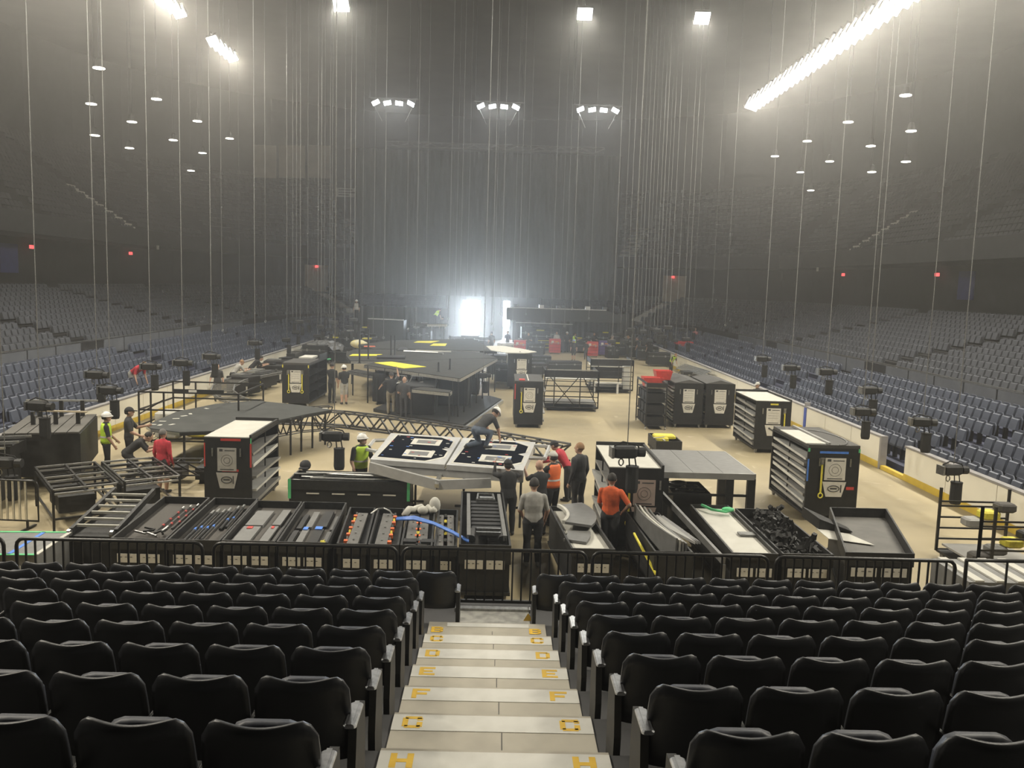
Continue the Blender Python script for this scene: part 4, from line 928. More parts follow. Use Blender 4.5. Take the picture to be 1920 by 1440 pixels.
# ------------------------------------------------------------------ left side: frames, cage, bleacher cart, barrier
t = thing('ladder_section', 'black ladder shaped frame with pale rungs leaning by the red rod tray', 'ladder', (-7.55, 15.6, .0))
for sx in (-.42, .42): MB().bar((sx, .2, .78), (sx-.20, 2.5, 1.0), .07, .12).obj('stile', black, t)
for q in range(6): MB().bar((-.40-.03*q, .4+.36*q, .84+.03*q), (.40-.03*q, .4+.36*q, .84+.03*q), .06, .045).obj('rung', mat('pale_rung', (.40,.39,.34), .5), t)
MB().bx(-.5, .5, .1, 2.5, .12, .72).obj('base_box', black, t)
for sx in (-.4, .4): MB().tube((sx-.03,.1,.78),(sx+.03,.1,.78),.07,8).obj('wheel', steel, t)
def frame_grid(label, cx_, cy_, rz, w_, d_, h_):
    t = thing('wheeled_rack', label, 'frame', (cx_, cy_, 0), rz)
    for q in range(2):
        z = h_-.10*q
        for x in (-w_/2, 0, w_/2): MB().bar((x, -d_/2, z), (x, d_/2, z), .045, .045).obj('rail', bframe, t)
        for k in range(5): MB().bar((-w_/2, -d_/2+d_*k/4, z), (w_/2, -d_/2+d_*k/4, z), .04, .04).obj('rung', bframe if k % 2 else alu, t)
    for x in (-w_/2, w_/2):
        for y in (-d_/2, d_/2): MB().bar((x, y, .08), (x, y, h_), .05, .05).obj('leg', bframe, t); MB().tube((x-.02,y,.05),(x+.02,y,.05),.05,8).obj('wheel', rubber, t)
    MB().bar((-w_/2,-d_/2,.3),(w_/2,-d_/2,.3),.045).bar((-w_/2,d_/2,.3),(-w_/2,-d_/2,.3),.045).bar((w_/2,d_/2,.3),(w_/2,-d_/2,.3),.045).obj('lower_brace', bframe, t)
    for y in (-.4,.4): MB().bx(-.45,.3,y-.25,y+.25,.25,.62).obj('motor_box', black, t)
    return t
frame_grid('steel tube frame on wheels between the crowd barrier and the ladder frame', -9.75, 19.6, .62, 1.3, 2.6, .95)
frame_grid('steel tube frame on wheels in front of the red hoodie man', -8.55, 20.3, .62, 1.2, 2.4, .98)
def crowd_barrier(label, x0, y0, x1, y1):
    a = math.atan2(y1-y0, x1-x0); l = math.hypot(x1-x0, y1-y0); t = thing('crowd_barrier', label, 'barrier', (x0, y0, 0), a)
    MB().path([(0,0,.2),(0,0,.98),(.03,0,1.07),(.12,0,1.1),(l-.12,0,1.1),(l-.03,0,1.07),(l,0,.98),(l,0,.2)], .025, 7, closed=True).obj('frame', bframe, t, True)
    me = MB().bx(-.022,.022,-.012,.012,.2,1.1).mesh('bar', alu)
    for k in range(1, int(l/.14)): inst(me, 'bar', t, (k*.14, 0, 0))
    for x in (.25, l-.25): MB().bar((x,-.3,.03),(x,.3,.03),.05,.03).bar((x,0,.03),(x,0,.22),.04,.04).obj('foot', bframe, t)
crowd_barrier('steel crowd barrier standing beside the wheeled tube frames', -11.9, 18.45, -9.95, 18.35)
t = thing('taped_road_case', 'low grey road case edged with green and blue tape behind the rail end', 'case', (-8.6, 14.3, 0), .06)
MB().bx(-.75,.75,0,1.3,.12,.74).obj('body', grey, t); MB().bx(-.76,.76,-.01,1.31,.74,.80).obj('lid', grey, t)
for i, (a, b, m) in enumerate((((-.76,-.01),(.76,-.01),greent),((-.76,1.31),(.76,1.31),greent),((-.76,-.01),(-.76,1.31),cyant),((.3,-.01),(.3,1.31),bluet),((.76,-.01),(.76,1.31),white))): MB().bar((*a,.802),(*b,.802),.07,.012,up=(0,0,1)).obj('tape', m, t)
MB().bx(-.5,-.2,-.02,-.0,.25,.55).bx(.2,.5,-.02,0,.2,.6).obj('sticker', white, t)
for x in (-.6,.6): MB().tube((x-.03,.1,.06),(x+.03,.1,.06),.06,8).obj('caster', caster_m, t)
t = thing('bleacher_cart', 'black folded bleacher cart with slatted top beside the hi vis worker', 'cart', (-12.15, 23.3, 0), .30)
MB().bx(-.9,.9,-1.5,1.5,.35,1.45).obj('body', black, t)
for k in range(6): MB().bx(-.9+.3*k, -.63+.3*k, -1.5, 1.55, 1.46, 1.50).obj('slat', mat('worn_dark_slat', (.10,.095,.085), .6), t)
for k in range(3): MB().bx(-.6+.55*k,-.5+.55*k,1.2,1.32,1.5,1.95).bx(-.5+.55*k,-.4+.55*k,-.2,-.1,1.5,1.85).obj('upright', black, t)
MB().bar((-.9,1.28,1.97),(.95,1.28,1.93),.10,.05).obj('top_bar', alu, t); MB().bar((-.3,-.1,1.87),(.9,-.3,1.84),.08,.04).obj('top_bar', mat('pale_wood', (.45,.38,.26), .6), t)
for x in (-.7,.7):
    for y in (-1.3,1.3): MB().tube((x-.04,y,.16),(x+.04,y,.16),.16,10).bx(x-.05,x+.05,y-.05,y+.05,.16,.36).obj('wheel', rubber, t)
t = thing('machine_stack', 'stack of dark rigging gear beside the crowd barrier and bleacher cart', 'rigging gear', (-12.3, 19.9, 0), .15)
for k, (x, y, w_, d_, z0, z1) in enumerate(((-.2,0,1.2,1.0,.1,.9),(0,.9,1.0,1.2,.1,1.1),(-.3,.3,.9,.8,.92,1.35),(.2,1.0,.9,1.0,1.12,1.4))): MB().bx(x-w_/2,x+w_/2,y-d_/2,y+d_/2,z0,z1).obj('gear_box', black, t)
for k in range(6): MB().bar((-.7,-.5+.4*k,1.42),(.7,-.3+.4*k,1.44),.05,.05).obj('bar', alu if k % 2 else black, t)
for k in range(8): MB().tube((-.5+.15*k,-.55,.3+.07*k),(-.5+.15*k,-.45,.3+.07*k),.05,6).obj('roller', steel, t)
t = thing('tube_cage', 'open black tube cage around white crates beside the left boards', 'cage', (-11.9, 28.3, 0))
W_, D_, H_ = 3.3, 3.0, 1.75
for x in (0, W_*.12, W_*.25, W_):
    for y in (0, D_): MB().bar((x,y,.05),(x,y,H_),.05,.05).obj('post', bframe, t)
for z in (.12,.62,1.15,H_):
    MB().bar((0,0,z),(W_,0,z),.05,.05).obj('rail', bframe, t); MB().bar((0,D_,z),(W_,D_,z),.05,.05).obj('rail', bframe, t); MB().bar((0,0,z),(0,D_,z),.05,.05).obj('rail', bframe, t); MB().bar((W_,0,z),(W_,D_,z),.05,.05).obj('rail', bframe, t)
MB().bar((0,0,1.0),(W_*.25,0,1.5),.04,.04).obj('brace', bframe, t)
MB().bx(W_*.35,W_*.85,.02,.06,H_-.02,H_+.12).obj('sign_board', black, t); MB().bx(W_*.50,W_*.58,.0,.02,H_-.0,H_+.10).obj('label_sheet', paper, t)
for k, (x, y, m, lab) in enumerate(((-11.2,29.2,white,'white crate inside the tube cage'),(-10.3,29.6,yellow,'yellow crate inside the tube cage'),(-9.4,29.8,black,'black motor crate inside the tube cage'))):
    o = MB().rbox((x,y,.55),(.8,.9,.9),.08).obj('crate', m); tag(o, lab, 'crate')
truss('low black truss section resting behind the red hoodie man', [at(245,872,.6), at(378,872,.6)], .5, .35, .35, .6, .025, 'truss_section')
t = thing('dolly_row', 'row of black truss dollies beneath the low truss section', 'dollies', (*at(262,905,0), 0))
for k in range(4): MB().bx(.75*k,.75*k+.4,0,.5,.12,.45).obj('dolly_body', black, t); MB().tube((.75*k+.1,.1,.07),(.75*k+.3,.1,.07),.07,8).obj('wheel', rubber, t)
# curved ladder track near the left boards
CT = [at(523,697,.8), at(480,705,.8), at(440,714,.8), at(420,724,.8), at(416,735,.8), at(430,746,.8), at(452,756,.8), at(470,763,.8)]
truss('curved ladder track sweeping round beside the two strap case', CT, .9, .08, .75, .55, .03, 'curved_track', grey, False)
# ------------------------------------------------------------------ caged trolleys right of the stage
def cage_cart(label, x0, x1, y0, d_, h_, brace=True, box=True, pale=True):
    w_ = x1-x0; t = thing('cage_trolley', label, 'trolley', (x0, y0, 0))
    for x in (0, w_*.18, w_*.66, w_):
        MB().bar((x,0,.15),(x,0,h_),.05,.05).obj('post', bframe, t)
    for y in (0, d_): MB().bar((0,y,.15),(0,y,h_),.05,.05).obj('corner_post', bframe, t); MB().bar((w_,y,.15),(w_,y,h_),.05,.05).obj('corner_post', bframe, t)
    for z in (.18,.42,.66,.9,1.15,h_-.3): MB().bar((0,0,z),(w_,0,z),.035,.035).obj('rail', bframe, t); MB().bar((0,d_,z),(w_,d_,z),.035,.035).obj('back_rail', bframe, t)
    if brace:
        for a, b in (((.1,h_-.3),(.55,.3)),((.62,h_-.3),(.2,.3)),((.72,h_-.3),(.97,.3)),((.05,h_-.35),(.0,.8))): MB().bar((w_*a[0],-.03,a[1]),(w_*b[0],-.03,b[1]),.04,.04).obj('brace', bframe, t)
    MB().bx(0,w_,0,d_,.13,.18).obj('base', black, t)
    if box: MB().bx(.0,w_,0,.06,h_-.28,h_).obj('top_board', black, t); MB().bx(0,.06,0,d_,h_-.25,h_).bx(w_-.06,w_,0,d_,h_-.25,h_).obj('top_side', black, t)
    if pale: MB().bx(.05,w_-.05,.1,d_-.1,h_-.42,h_-.38).obj('pale_shelf', white, t); MB().bar((.1,-.02,h_+.03),(w_-.1,-.02,h_+.05),.05,.04).obj('top_tube', alu, t)
    for z in (.3,): MB().bx(.06,w_-.06,.3,d_-.1,z,z+.04).obj('stored_board', panel_g, t)
    for x in (.1, w_-.1):
        for y in (.1, d_-.1): MB().tube((x-.03,y,.07),(x+.03,y,.07),.07,8).obj('caster', caster_m, t)
    return t
cage_cart('black cage trolley with crossed braces beside the yellow strap case', 2.15, 4.6, 38.4, 2.0, 1.85)
cage_cart('black cage trolley with a dark screen and pale bench on the floor', 5.0, 7.3, 45.6, 2.2, 1.8, False, True, True)
o = MB().bx(5.05,6.75,45.9,46.0,.75,1.45).obj('dark_screen', black); tag(o, 'dark flat screen held in the second cage trolley', 'screen')
o = MB().bx(6.8,7.15,45.75,46.2,.2,1.45).obj('white_cabinet', sheet_m); tag(o, 'white cabinet at the end of the second cage trolley', 'cabinet')
o = MB().bx(5.1,6.6,45.2,45.5,.55,.6).bx(5.15,5.25,45.25,45.45,.0,.55).bx(6.4,6.5,45.25,45.45,0,.55).obj('pale_bench', sheet_m); tag(o, 'pale bench in front of the dark flat screen', 'bench')
cage_cart('wheeled cage of wrapped gear by the square rail gate', 9.7, 11.2, 16.4, 1.6, 1.55, False, False, False)
for k in range(7):
    o = MB().rbox((9.95+.18*(k % 4)*1.8, 16.8+.35*(k//4), .40+.16*k), (.38,.32,.18), .05).obj('wrapped_bundle', (greyfab, grey, yellow, black, panel_g, yellow, greyfab)[k]); tag(o, ('grey foam bundle low in the wheeled cage','grey bundle low in the wheeled cage','yellow bundle in the wheeled cage','black bundle in the wheeled cage','pale bundle in the wheeled cage','upper yellow bundle in the wheeled cage','topmost grey bundle in the wheeled cage')[k], 'bundle')
t = thing('striped_cart', 'low dark cart with pale stripes behind the square rail gate', 'cart', (7.7, 13.2, 0))
MB().bx(0,1.6,0,1.2,.2,1.1).obj('body', grey, t)
for k in range(4): MB().bx(.1+.35*k,.25+.35*k,0,1.2,1.1,1.13).obj('stripe', white, t)
for x in (.15,1.45): MB().tube((x-.03,.1,.1),(x+.03,.1,.1),.1,8).obj('wheel', rubber, t)
# ------------------------------------------------------------------ light fixtures under the roof
hot = mat('lit_lamp_glass', (1,1,1), .4, emit=(1,.97,.90), es=14.0); hotc = mat('lit_cool_lamp_glass', (1,1,1), .4, emit=(.94,.98,1), es=12.0); warmd = mat('lit_downlight_glass', (1,1,1), .4, emit=(1,.95,.82), es=7.0)
house = mat('lamp_housing', (.10,.10,.10), .5, .4)
def lamp_bank(label, x, y, z, n, step, tilt, m, sz=(.8, .5)):
    t = thing('flood_light_bank', label, 'light', (x, y, z))
    MB().bar((0, -step*n/2, .45), (0, step*n/2, .45), .12, .12).obj('mount_rail', house, t)
    MB().tube((0, 0, .45), (0, 0, 28-z), .03, 6).obj('hanger', house, t)
    for k in range(n):
        yy = -step*(n-1)/2+step*k
        h_ = MB().box((0, yy+.06, .20), (sz[1], sz[0], .22), rot=(-.75, tilt, 0)).obj('lamp_head', house, t)
        MB().box((0, yy-.05, .07), (sz[1]*.95, sz[0]*.95, .06), rot=(-.75, tilt, 0)).obj('lens', m, h_)
for k, y in enumerate(RIGHT_Y):
    if y < 30: continue
    lamp_bank('long bank of blazing floodlights over the right boards, %s' % ('second bay from the near end', 'bay before the middle', 'middle bay', 'bay past the middle', 'bay nearest the black curtain')[k-3], 18.5, y, 19.45, 8, .98, .3, hot, (.95, .95))
for k, (y, n) in enumerate(((45.5, 6), (55.0, 5), (34.0, 6))): lamp_bank('short bank of floodlights over the left stands, ' + ('six lamps', 'five lamps', 'highest one')[k], -17.5, y, 19.45, n, .9, -.3, hot, (.62, .62))
for k, x in enumerate((-9.0, 4.2, 10.6)):
    t = thing('single_flood_light', 'single bright floodlight under the roof ' + ('above the left of the stage', 'above the stage centre', 'above the case row')[k], 'light', (x, 48.4, 20.35)); h_ = MB().box((0,.06,.15),(.85,.6,.3), rot=(-.8,0,0)).obj('lamp_head', house, t); MB().box((0,-.10,.0),(.8,.65,.06), rot=(-.8,0,0)).obj('lens', hot, h_); MB().tube((0,0,.2),(0,0,7.6),.03,6).obj('hanger', house, t)
for k, x in enumerate((-8.6, -.5, 7.2)):
    t = thing('light_bar', 'hanging bar of four floodlights before the black curtain, ' + ('over the stage left', 'over the dock door', 'over the long black pod')[k], 'light', (x, 68, 19.35))
    MB().bar((-1.9,0,.25),(1.9,0,.25),.10,.10).obj('bar', house, t)
    for q in (-1, 1): MB().tube((q*1.8,0,.25),(q*1.8,0,8.6),.02,6).obj('hanger', house, t); MB().tube((q*1.75,0,.25),(q*.9,.3,-1.4),.02,5).obj('sling', steel, t)
    for q in range(4):
        h_ = MB().box((-1.35+.9*q,0,.0),(.52,.3,.26), rot=(-.7,(-.45,-.2,.1,.45)[q],0)).obj('lamp_head', house, t); MB().box((-1.35+.9*q,-.10,-.10),(.55,.36,.05), rot=(-.7,(-.45,-.2,.1,.45)[q],0)).obj('lens', hotc, h_)
DL = [(X, Y, z) for z, X, ys in ((17.6, 24.0, (52.5, 61, 69, 77)), (16.7, 27.4, (58.7, 65, 73, 80)), (15.8, 30.6, (66, 72, 86))) for Y in ys for X in (-X, X)]
t0 = thing('downlight', 'small round downlight over the dark upper stands', 'light', (0, 0, 0), 0, 'downlights over the upper stands')
c = MB().lathe([(.10,.6),(.18,.5),(.26,.0)], 12).obj('shade', house, t0); MB().lathe([(.34,-.02),(.34,.03)], 12).obj('lens', warmd, t0); MB().tube((0,0,.6),(0,0,10.0),.02,5).obj('hanger', house, t0)
for k, p in enumerate(DL):
    if k == 0: t0.location = p
    else: dup(t0, p)
# ------------------------------------------------------------------ curtain and truss at the far end
cb = MB(); n = 120
drape = mat('black_drape', (.018,.018,.018), .9, 0, (.012,.012,.012), 2)
vs = [(-14.2+25.6*i/n, 84+.05*math.sin(i*1.7), z) for z in (4.4, 18.2) for i in range(n+1)]
o = MB().add(vs, [(i, i+1, n+2+i, n+1+i) for i in range(n)]).obj('black_curtain', drape); tag(o, 'tall black curtain hanging behind the stage from the truss', 'curtain')
sm = o.modifiers.new('thick', 'SOLIDIFY'); sm.thickness = .04
t = truss('long pale box truss hanging over the stage in front of the black curtain', [(-10.9, 82.0), (9.4, 82.0)], .4, .45, 18.1, 1.0, .05, 'box_truss', mat('dull_truss_alloy', (.20,.20,.20), .5, .5))
# ------------------------------------------------------------------ chain hoists
chain_m = mat('steel_chain', (.26,.26,.25), .5, .4, (.16,.16,.155), 40)
bag_m = mat('black_chain_bag', (.014,.014,.014), .85)
def hoist(label, X, Y, z, rz=0, big=True, r=.014, group='chain hoists hanging over the floor', ztop=27.9):
    t = thing('chain_hoist', label, 'hoist', (X, Y, z), rz, group)
    MB().tube((0,0,.2),(0,0,ztop-z), r, 5).obj('chain', chain_m, t)
    b = MB().rbox((-.05,0,.05),(.52,.24,.24),.06).obj('motor', black, t)
    if big:
        MB().tube((.22,0,.05),(.36,0,.05),.10,10).obj('brake_cover', black, b); MB().bx(-.35,-.30,-.14,.14,-.06,.16).obj('end_plate', steel, b)
        MB().path([(-.28,0,.18),(-.1,0,.26),(.2,0,.20),(.32,0,.02)], .018, 5).obj('cable', rubber, t)
        MB().path([(-.12+.05*math.cos(a),0,-.16+.07*math.sin(a)) for a in [2*PI*i/10 for i in range(10)]], .016, 5, closed=True).obj('hook', steel, t)
    g = MB().lathe([(.115,-.78),(.135,-.70),(.13,-.3),(.14,-.24)], 10).obj('chain_bag', bag_m, t); g.location = (.12, 0, 0)
    MB().tube((.06,0,-.26),(.04,0,-.05),.015,4).tube((.2,0,-.26),(.16,0,-.05),.015,4).obj('bag_sling', rubber, t)
    return t
HL = [((1787,885),1.5,'over the yellow kick plate by the wheeled cage'),((1730,795),2.2,'in front of the open board gate'),((1618,775),2.1,'before the white boards near the gate post'),((1632,735),2.6,'before the seats above the blue board stripe'),((1550,700),2.8,'before the seats behind the white topped case'),((1483,692),2.6,'before the seats past the blue stripe'),((1430,675),2.6,'before the seats behind the two peaked cases'),
      ((627,822),1.75,'above the long tube bin'),((1176,852),2.3,'above the white lid behind the orange shirt man'),
      ((75,765),2.2,'above the black bleacher cart'),((10,872),1.4,'beside the stacked rigging gear'),((207,735),2.2,'at the corner of the tube cage'),((182,706),2.5,'before the seats left of the red shirt man'),((283,690),2.4,'beside the red shirt man in the seats'),((343,683),2.4,'before the seats past the red shirt man'),((397,671),2.4,'above the curved ladder track'),((478,645),2.3,'above the row of black consoles'),((906,706),1.3,'beside the stage deck corner')]
for (p, z, lab) in HL:
    X, Y = at(p[0], p[1], z); hoist('black chain hoist with chain bag hanging '+lab, X, Y, z, rnd.uniform(-.2,.2), True, .007+.00022*Y)
random.seed(21)
def far_hoists(lst, lab, grp, Y0, Y1, z0, z1):
    for i, x in enumerate(lst):
        Y = Y0+(Y1-Y0)*((i*7) % 10)/9.0; z = random.uniform(z0, z1)
        y = 720-F_PX*.0; d = _f*F_PX+_r*(x-960)-_u*(590-720); X = d.x*Y/d.y
        hoist(lab, X, Y, z, random.uniform(-.5,.5), False, .015, grp)
far_hoists([538,549,556,563,577,596,602,608,618,622,628,645,656,664,679,700], 'small far chain hoist in the cluster between the consoles and the dock door', 'far hoist cluster by the consoles', 52, 66, 1.6, 3.2)
far_hoists([1150,1165,1175,1186,1194,1200,1208,1214,1221,1228,1234,1241,1247,1256,1269,1282,1290,1300], 'small far chain hoist in the cluster beyond the cage trolleys', 'far hoist cluster beyond the trolleys', 52, 68, 1.6, 3.2)
for i, x in enumerate([722,764,783,801,845,857,866,879,914,927,931,944,967,977,992,1041,1056,1066,1079,1112,415,448,497,1345,1372]):
    Y = 50+((i*5) % 9)*2.6; zb = 2.4+((i*3) % 5)*.5
    d = _f*F_PX+_r*(x-960)-_u*(400-720); X = d.x*Y/d.y
    t = thing('hanging_chain', 'long steel chain hanging from the roof over the stage area', 'chain', (X, Y, zb), 0, 'chains hanging over the stage')
    MB().tube((0,0,0),(0,0,27.9-zb), .014, 5).obj('chain', chain_m, t); MB().path([(.05*math.cos(a),0,-.06+.07*math.sin(a)) for a in [2*PI*i_/8 for i_ in range(8)]], .018, 4, closed=True).obj('hook', steel, t)
# ------------------------------------------------------------------ banners, signs
ban = mat('pale_tan_banner', (.34,.31,.26), .8, 0, (.27,.25,.21), 1)
def at_y(x, y, Y): d = _f*F_PX+_r*(x-960)-_u*(y-720); k = Y/d.y; return (d.x*k, EYE+d.z*k)
for k, (xa, xb) in enumerate(((476,518),(523,572),(578,618))):
    (X0, z1), (X1, z0) = at_y(xa, 274, 88), at_y(xb, 334, 88)
    o = MB().bx(X0, X1, 88, 88.05, z0, z1).bx(X0,X1,87.97,88.08,z1,z1+.12).obj('hanging_banner', ban); tag(o, 'pale tan banner high on the left of the hall, ' + ('outermost', 'middle one', 'next to the lettered sign')[k], 'banner')
(X0, z1), (X1, z0) = at_y(631, 335, 86), at_y(673, 370, 86)
t = thing('lettered_banner', 'dark and pale lettered sign beside the tan banners', 'banner', (X0, 86, z0))
MB().bx(0, X1-X0, 0, .06, 0, (z1-z0)*.5).obj('pale_half', mat('pale_sign', (.42,.42,.40), .8), t); MB().bx(0, X1-X0, 0, .06, (z1-z0)*.5, z1-z0).obj('dark_half', dark, t)
for q in range(3): MB().bx(.2, (X1-X0)*(.7, .85, .55)[q], -.02, 0, (z1-z0)*(.36-.14*q), (z1-z0)*(.42-.14*q)).obj('line_of_text', ink, t)
def on_wall(s, X, y, z, w_, h_, nm, lab, m, cat):
    o = MB().bx(-.05, .05, -w_/2, w_/2, -h_/2, h_/2).obj(nm, m, loc=(X, y, z)); tag(o, lab, cat)
red_l = MATS['red_exit_light']; bl = mat('blue_wall_panel', (.045,.055,.22), .7, 0, (.035,.045,.18), 2)
def wall_pt(x, y, off): 
    X = XL-off if x < 937 else XR+off; d = _f*F_PX+_r*(x-960)-_u*(y-720); k = X/d.x; return X, d.y*k, EYE+d.z*k
for x, y, lab in ((60,463,'above the blue wall panel by the left stand'),(245,475,'over the dark concourse near the narrow upper stairs'),(1581,515,'over the right concourse near the narrow upper stairs'),(1757,515,'beside the blue wall panel over the right stand')):
    X, Y, z = wall_pt(x, y, 20.1); on_wall(1, X, Y, z, .55, .25, 'exit_sign', 'small red exit sign '+lab, red_l, 'sign')
for x0, x1, y0, y1, lab in ((0,33,456,512,'left'),(1797,1826,515,556,'right')):
    X, Y, z = wall_pt((x0+x1)/2, (y0+y1)/2, 20.2); X, Ya, _ = wall_pt(x0, y0, 20.2); X, Yb, _ = wall_pt(x1, y0, 20.2)
    on_wall(1, X, Y, z, abs(Ya-Yb), 2.0, 'blue_wall_panel', 'blue panel on the dark concourse wall over the seats facing the ' + ('bleacher cart' if lab == 'left' else 'board gate'), bl, 'panel')
for x, y, lab in ((296,464,'left'),(1533,505,'right')):  # plain white blocks put in place of small wall lights
    X, Y, z = wall_pt(x, y, 16.0); on_wall(1, X, Y, z, .3, .35, 'white_wall_light', 'small white block in place of a light on the upper deck front, '+('banner side' if lab == 'left' else 'floodlight bank side'), white, 'sign')
# ------------------------------------------------------------------ people
import numpy as np
skinA = mat('light_skin', (.50,.31,.22), .6, 0, (.44,.27,.19), 15); skinB = mat('tan_skin', (.36,.21,.14), .6)
cloth = {k: mat(k+'_cloth', v, .85, 0, tuple(c*.75 for c in v), 9, .15) for k, v in dict(black=(.020,.020,.021), charcoal=(.045,.045,.047), grey=(.42,.41,.38), red=(.55,.04,.06), orange=(.75,.13,.035), denim=(.11,.14,.19), khaki=(.26,.23,.17), white=(.55,.54,.50), pink=(.45,.16,.16), navy=(.03,.035,.07), tan=(.35,.27,.18)).items()}
hairD = mat('dark_hair', (.025,.02,.017), .7); hairL = mat('sandy_hair', (.30,.17,.08), .7); hairG = mat('grey_hair', (.16,.15,.14), .7)
shoe = mat('dark_shoes', (.03,.03,.03), .7); shoeW = mat('white_shoes', (.5,.5,.5), .6)
hivis = mat('hi_vis_yellow', (.55,.80,.05), .6, 0, (.48,.70,.04), 8); hiorange = mat('hi_vis_orange', (.85,.17,.04), .6); refl = mat('reflective_tape', (.7,.7,.68), .4)
helm = mat('white_helmet_shell', (.85,.84,.80), .35); capB = mat('black_cap_cloth', (.02,.02,.022), .8); blueH = mat('blue_helmet_shell', (.25,.38,.62), .35)
def person(label, x, y, rz, h=1.76, z=0, lean=0, armL=None, armR=None, legL=None, legR=None, top='black', sleeves=.45, pants='black', shorts=False, hair=hairD, hat=None, vest=None, sk=None, bulk=1.0, vox=.014, head=(0, 0), shoes=None, sit=False, nohair=False):
    """facing local +Y. arms: (elbow offset, wrist offset) from the shoulder; legs: (knee, ankle) from the hip; all as fractions of the height"""
    sk = sk or skinA; t = thing('person', label, 'person', (x, y, z), rz)
    ca, sa = math.cos(lean), math.sin(lean); pz = .51
    def L(p): return (p[0], p[1]*ca+(p[2]-pz)*sa, pz+(p[2]-pz)*ca-p[1]*sa)      # lean the upper body about the hips
    S = []                                                     # (a, b, ra, rb, material tag)
    b = MB()
    def cap_(a, c, ra, rc, tg, n=10):
        b.tube(a, c, ra, n, r2=rc); b.ball(a, ra*.99, n, 6); b.ball(c, rc*.99, n, 6); S.append((a, c, tg))
    rings = [(.47,.078,.055),(.505,.098*bulk,.070*bulk),(.56,.100*bulk,.070*bulk),(.62,.090*bulk,.064*bulk),(.70,.102*bulk,.070*bulk),(.765,.124,.070),(.805,.116,.060),(.832,.080,.048),(.85,.034,.034)]
    n = 14; vs = []
    for zz, rx, ry in rings:
        for i in range(n): a = 2*PI*i/n; vs.append(L((rx*math.cos(a), ry*math.sin(a), zz)))
    m = len(rings); b.add(vs, [(j*n+i,j*n+(i+1)%n,(j+1)*n+(i+1)%n,(j+1)*n+i) for j in range(m-1) for i in range(n)]+[tuple(range(n-1,-1,-1)), tuple(range((m-1)*n,m*n))])
    S += [(L((0,0,.58)), L((0,0,.80)), 0), (L((-.1,0,.80)), L((.1,0,.80)), 0), ((0,0,.47), (0,0,.51), 2)]
    # head and neck
    cap_(L((0,.0,.835)), L((0,.012,.885)), .031, .030, 1)
    ht, hp = head; hc = Vector(L((0,.014,.93)))
    HR = Euler((-lean*.6-hp, 0, ht)).to_matrix()
    def Hd(p): return tuple(hc+HR@(Vector(p)*1.2))
    HS = 1.2
    tmp = MB().ball((0,0,.006), (.042,.052,.058), 14, 10).ball((0,.012,-.030), (.033,.040,.036), 12, 8).ball((0,.056,-.004), (.008,.012,.012), 8, 6).ball((.043,.0,-.004),(.007,.012,.016),8,6).ball((-.043,.0,-.004),(.007,.012,.016),8,6).ball((.017,.046,.012),(.008,.006,.006),8,5).ball((-.017,.046,.012),(.008,.006,.006),8,5).ball((0,.049,-.030),(.016,.006,.006),8,5)
    b.join(MB().add([Hd(p) for p in tmp.v], tmp.f)); S.append((Hd((0,0,-.04)), Hd((0,0,.05)), 1)); 
    for s, arm in ((-1, armL), (1, armR)):
        sh = Vector(L((s*.110, 0, .79))); e, w_ = arm or ((.035,-.015,-.17), (.04,.04,-.315))
        E = sh+Vector((s*e[0], e[1], e[2])); W = sh+Vector((s*w_[0], w_[1], w_[2]))
        sl = .6 if sleeves >= .9 else sleeves*2
        mid = sh.lerp(E, min(1, sl)) if sleeves < .5 else E
        b.tube(sh, E, .039*bulk**.5, 10, r2=.031); b.ball(sh, .039, 10, 6); b.ball(E, .0285, 10, 6); b.tube(E, W, .027, 10, r2=.018); b.ball(W, .018, 8, 6)
        if sleeves < .9: S.append((tuple(sh), tuple(sh.lerp(E, .62)), 0)); S.append((tuple(sh.lerp(E, .80)), tuple(E), 1)); S.append((tuple(E), tuple(W), 1))
        else: S.append((tuple(sh), tuple(E), 0)); S.append((tuple(E), tuple(E.lerp(W, .88)), 0))
        d = (W-E).normalized(); o_ = Vector((-s,0,0)) if abs(d.x) < .8 else Vector((0,0,-1)); pn = d.cross(o_).normalized(); o_ = pn.cross(d).normalized()
        pc = W+d*.030
        q = MB().ball((0,0,0), (1,1,1), 10, 6); b.join(MB().add([tuple(pc+d*(p[2]*.034)+pn*(p[0]*.022)+o_*(p[1]*.011)) for p in q.v], q.f))
        for k, ln in enumerate((.036,.044,.041,.032)):
            a0 = pc+d*.024+pn*((k-1.5)*.0115); a1 = a0+d*ln*.55+o_*.004; a2 = a1+d*ln*.4+o_*.016
            b.tube(a0, a1, .0068, 6, r2=.0062); b.tube(a1, a2, .0062, 6, r2=.005); b.ball(a1, .0062, 6, 4)
        th = pc-d*.008+pn*(.018); b.tube(th, th+d*.022+pn*.018+o_*.006, .0078, 6, r2=.006); b.ball(th+d*.022+pn*.018+o_*.006, .006, 6, 4)
        S.append((tuple(W), tuple(W+d*.09), 1))
    for s, leg in ((-1, legL), (1, legR)):
        hp_ = Vector((s*.052*bulk, 0, .50)); k_, a_ = leg or ((.004,.012,-.225), (.004,-.008,-.455))
        Kn = hp_+Vector((s*k_[0], k_[1], k_[2])); A = hp_+Vector((s*a_[0], a_[1], a_[2])); cf = Kn.lerp(A, .3)
        f_ = 1.0 if shorts else 1.12
        b.tube(hp_, Kn, .058*bulk, 12, r2=.040); b.ball(hp_, .058*bulk, 12, 6); b.ball(Kn, .0405, 12, 6); b.tube(Kn, cf, .040, 12, r2=.040*f_); b.tube(cf, A, .040*f_, 12, r2=.027*f_); b.ball(A, .027, 10, 6)
        fwd = Vector((s*.01, .085, -.028)) if not sit else Vector((s*.01,.085,-.02))
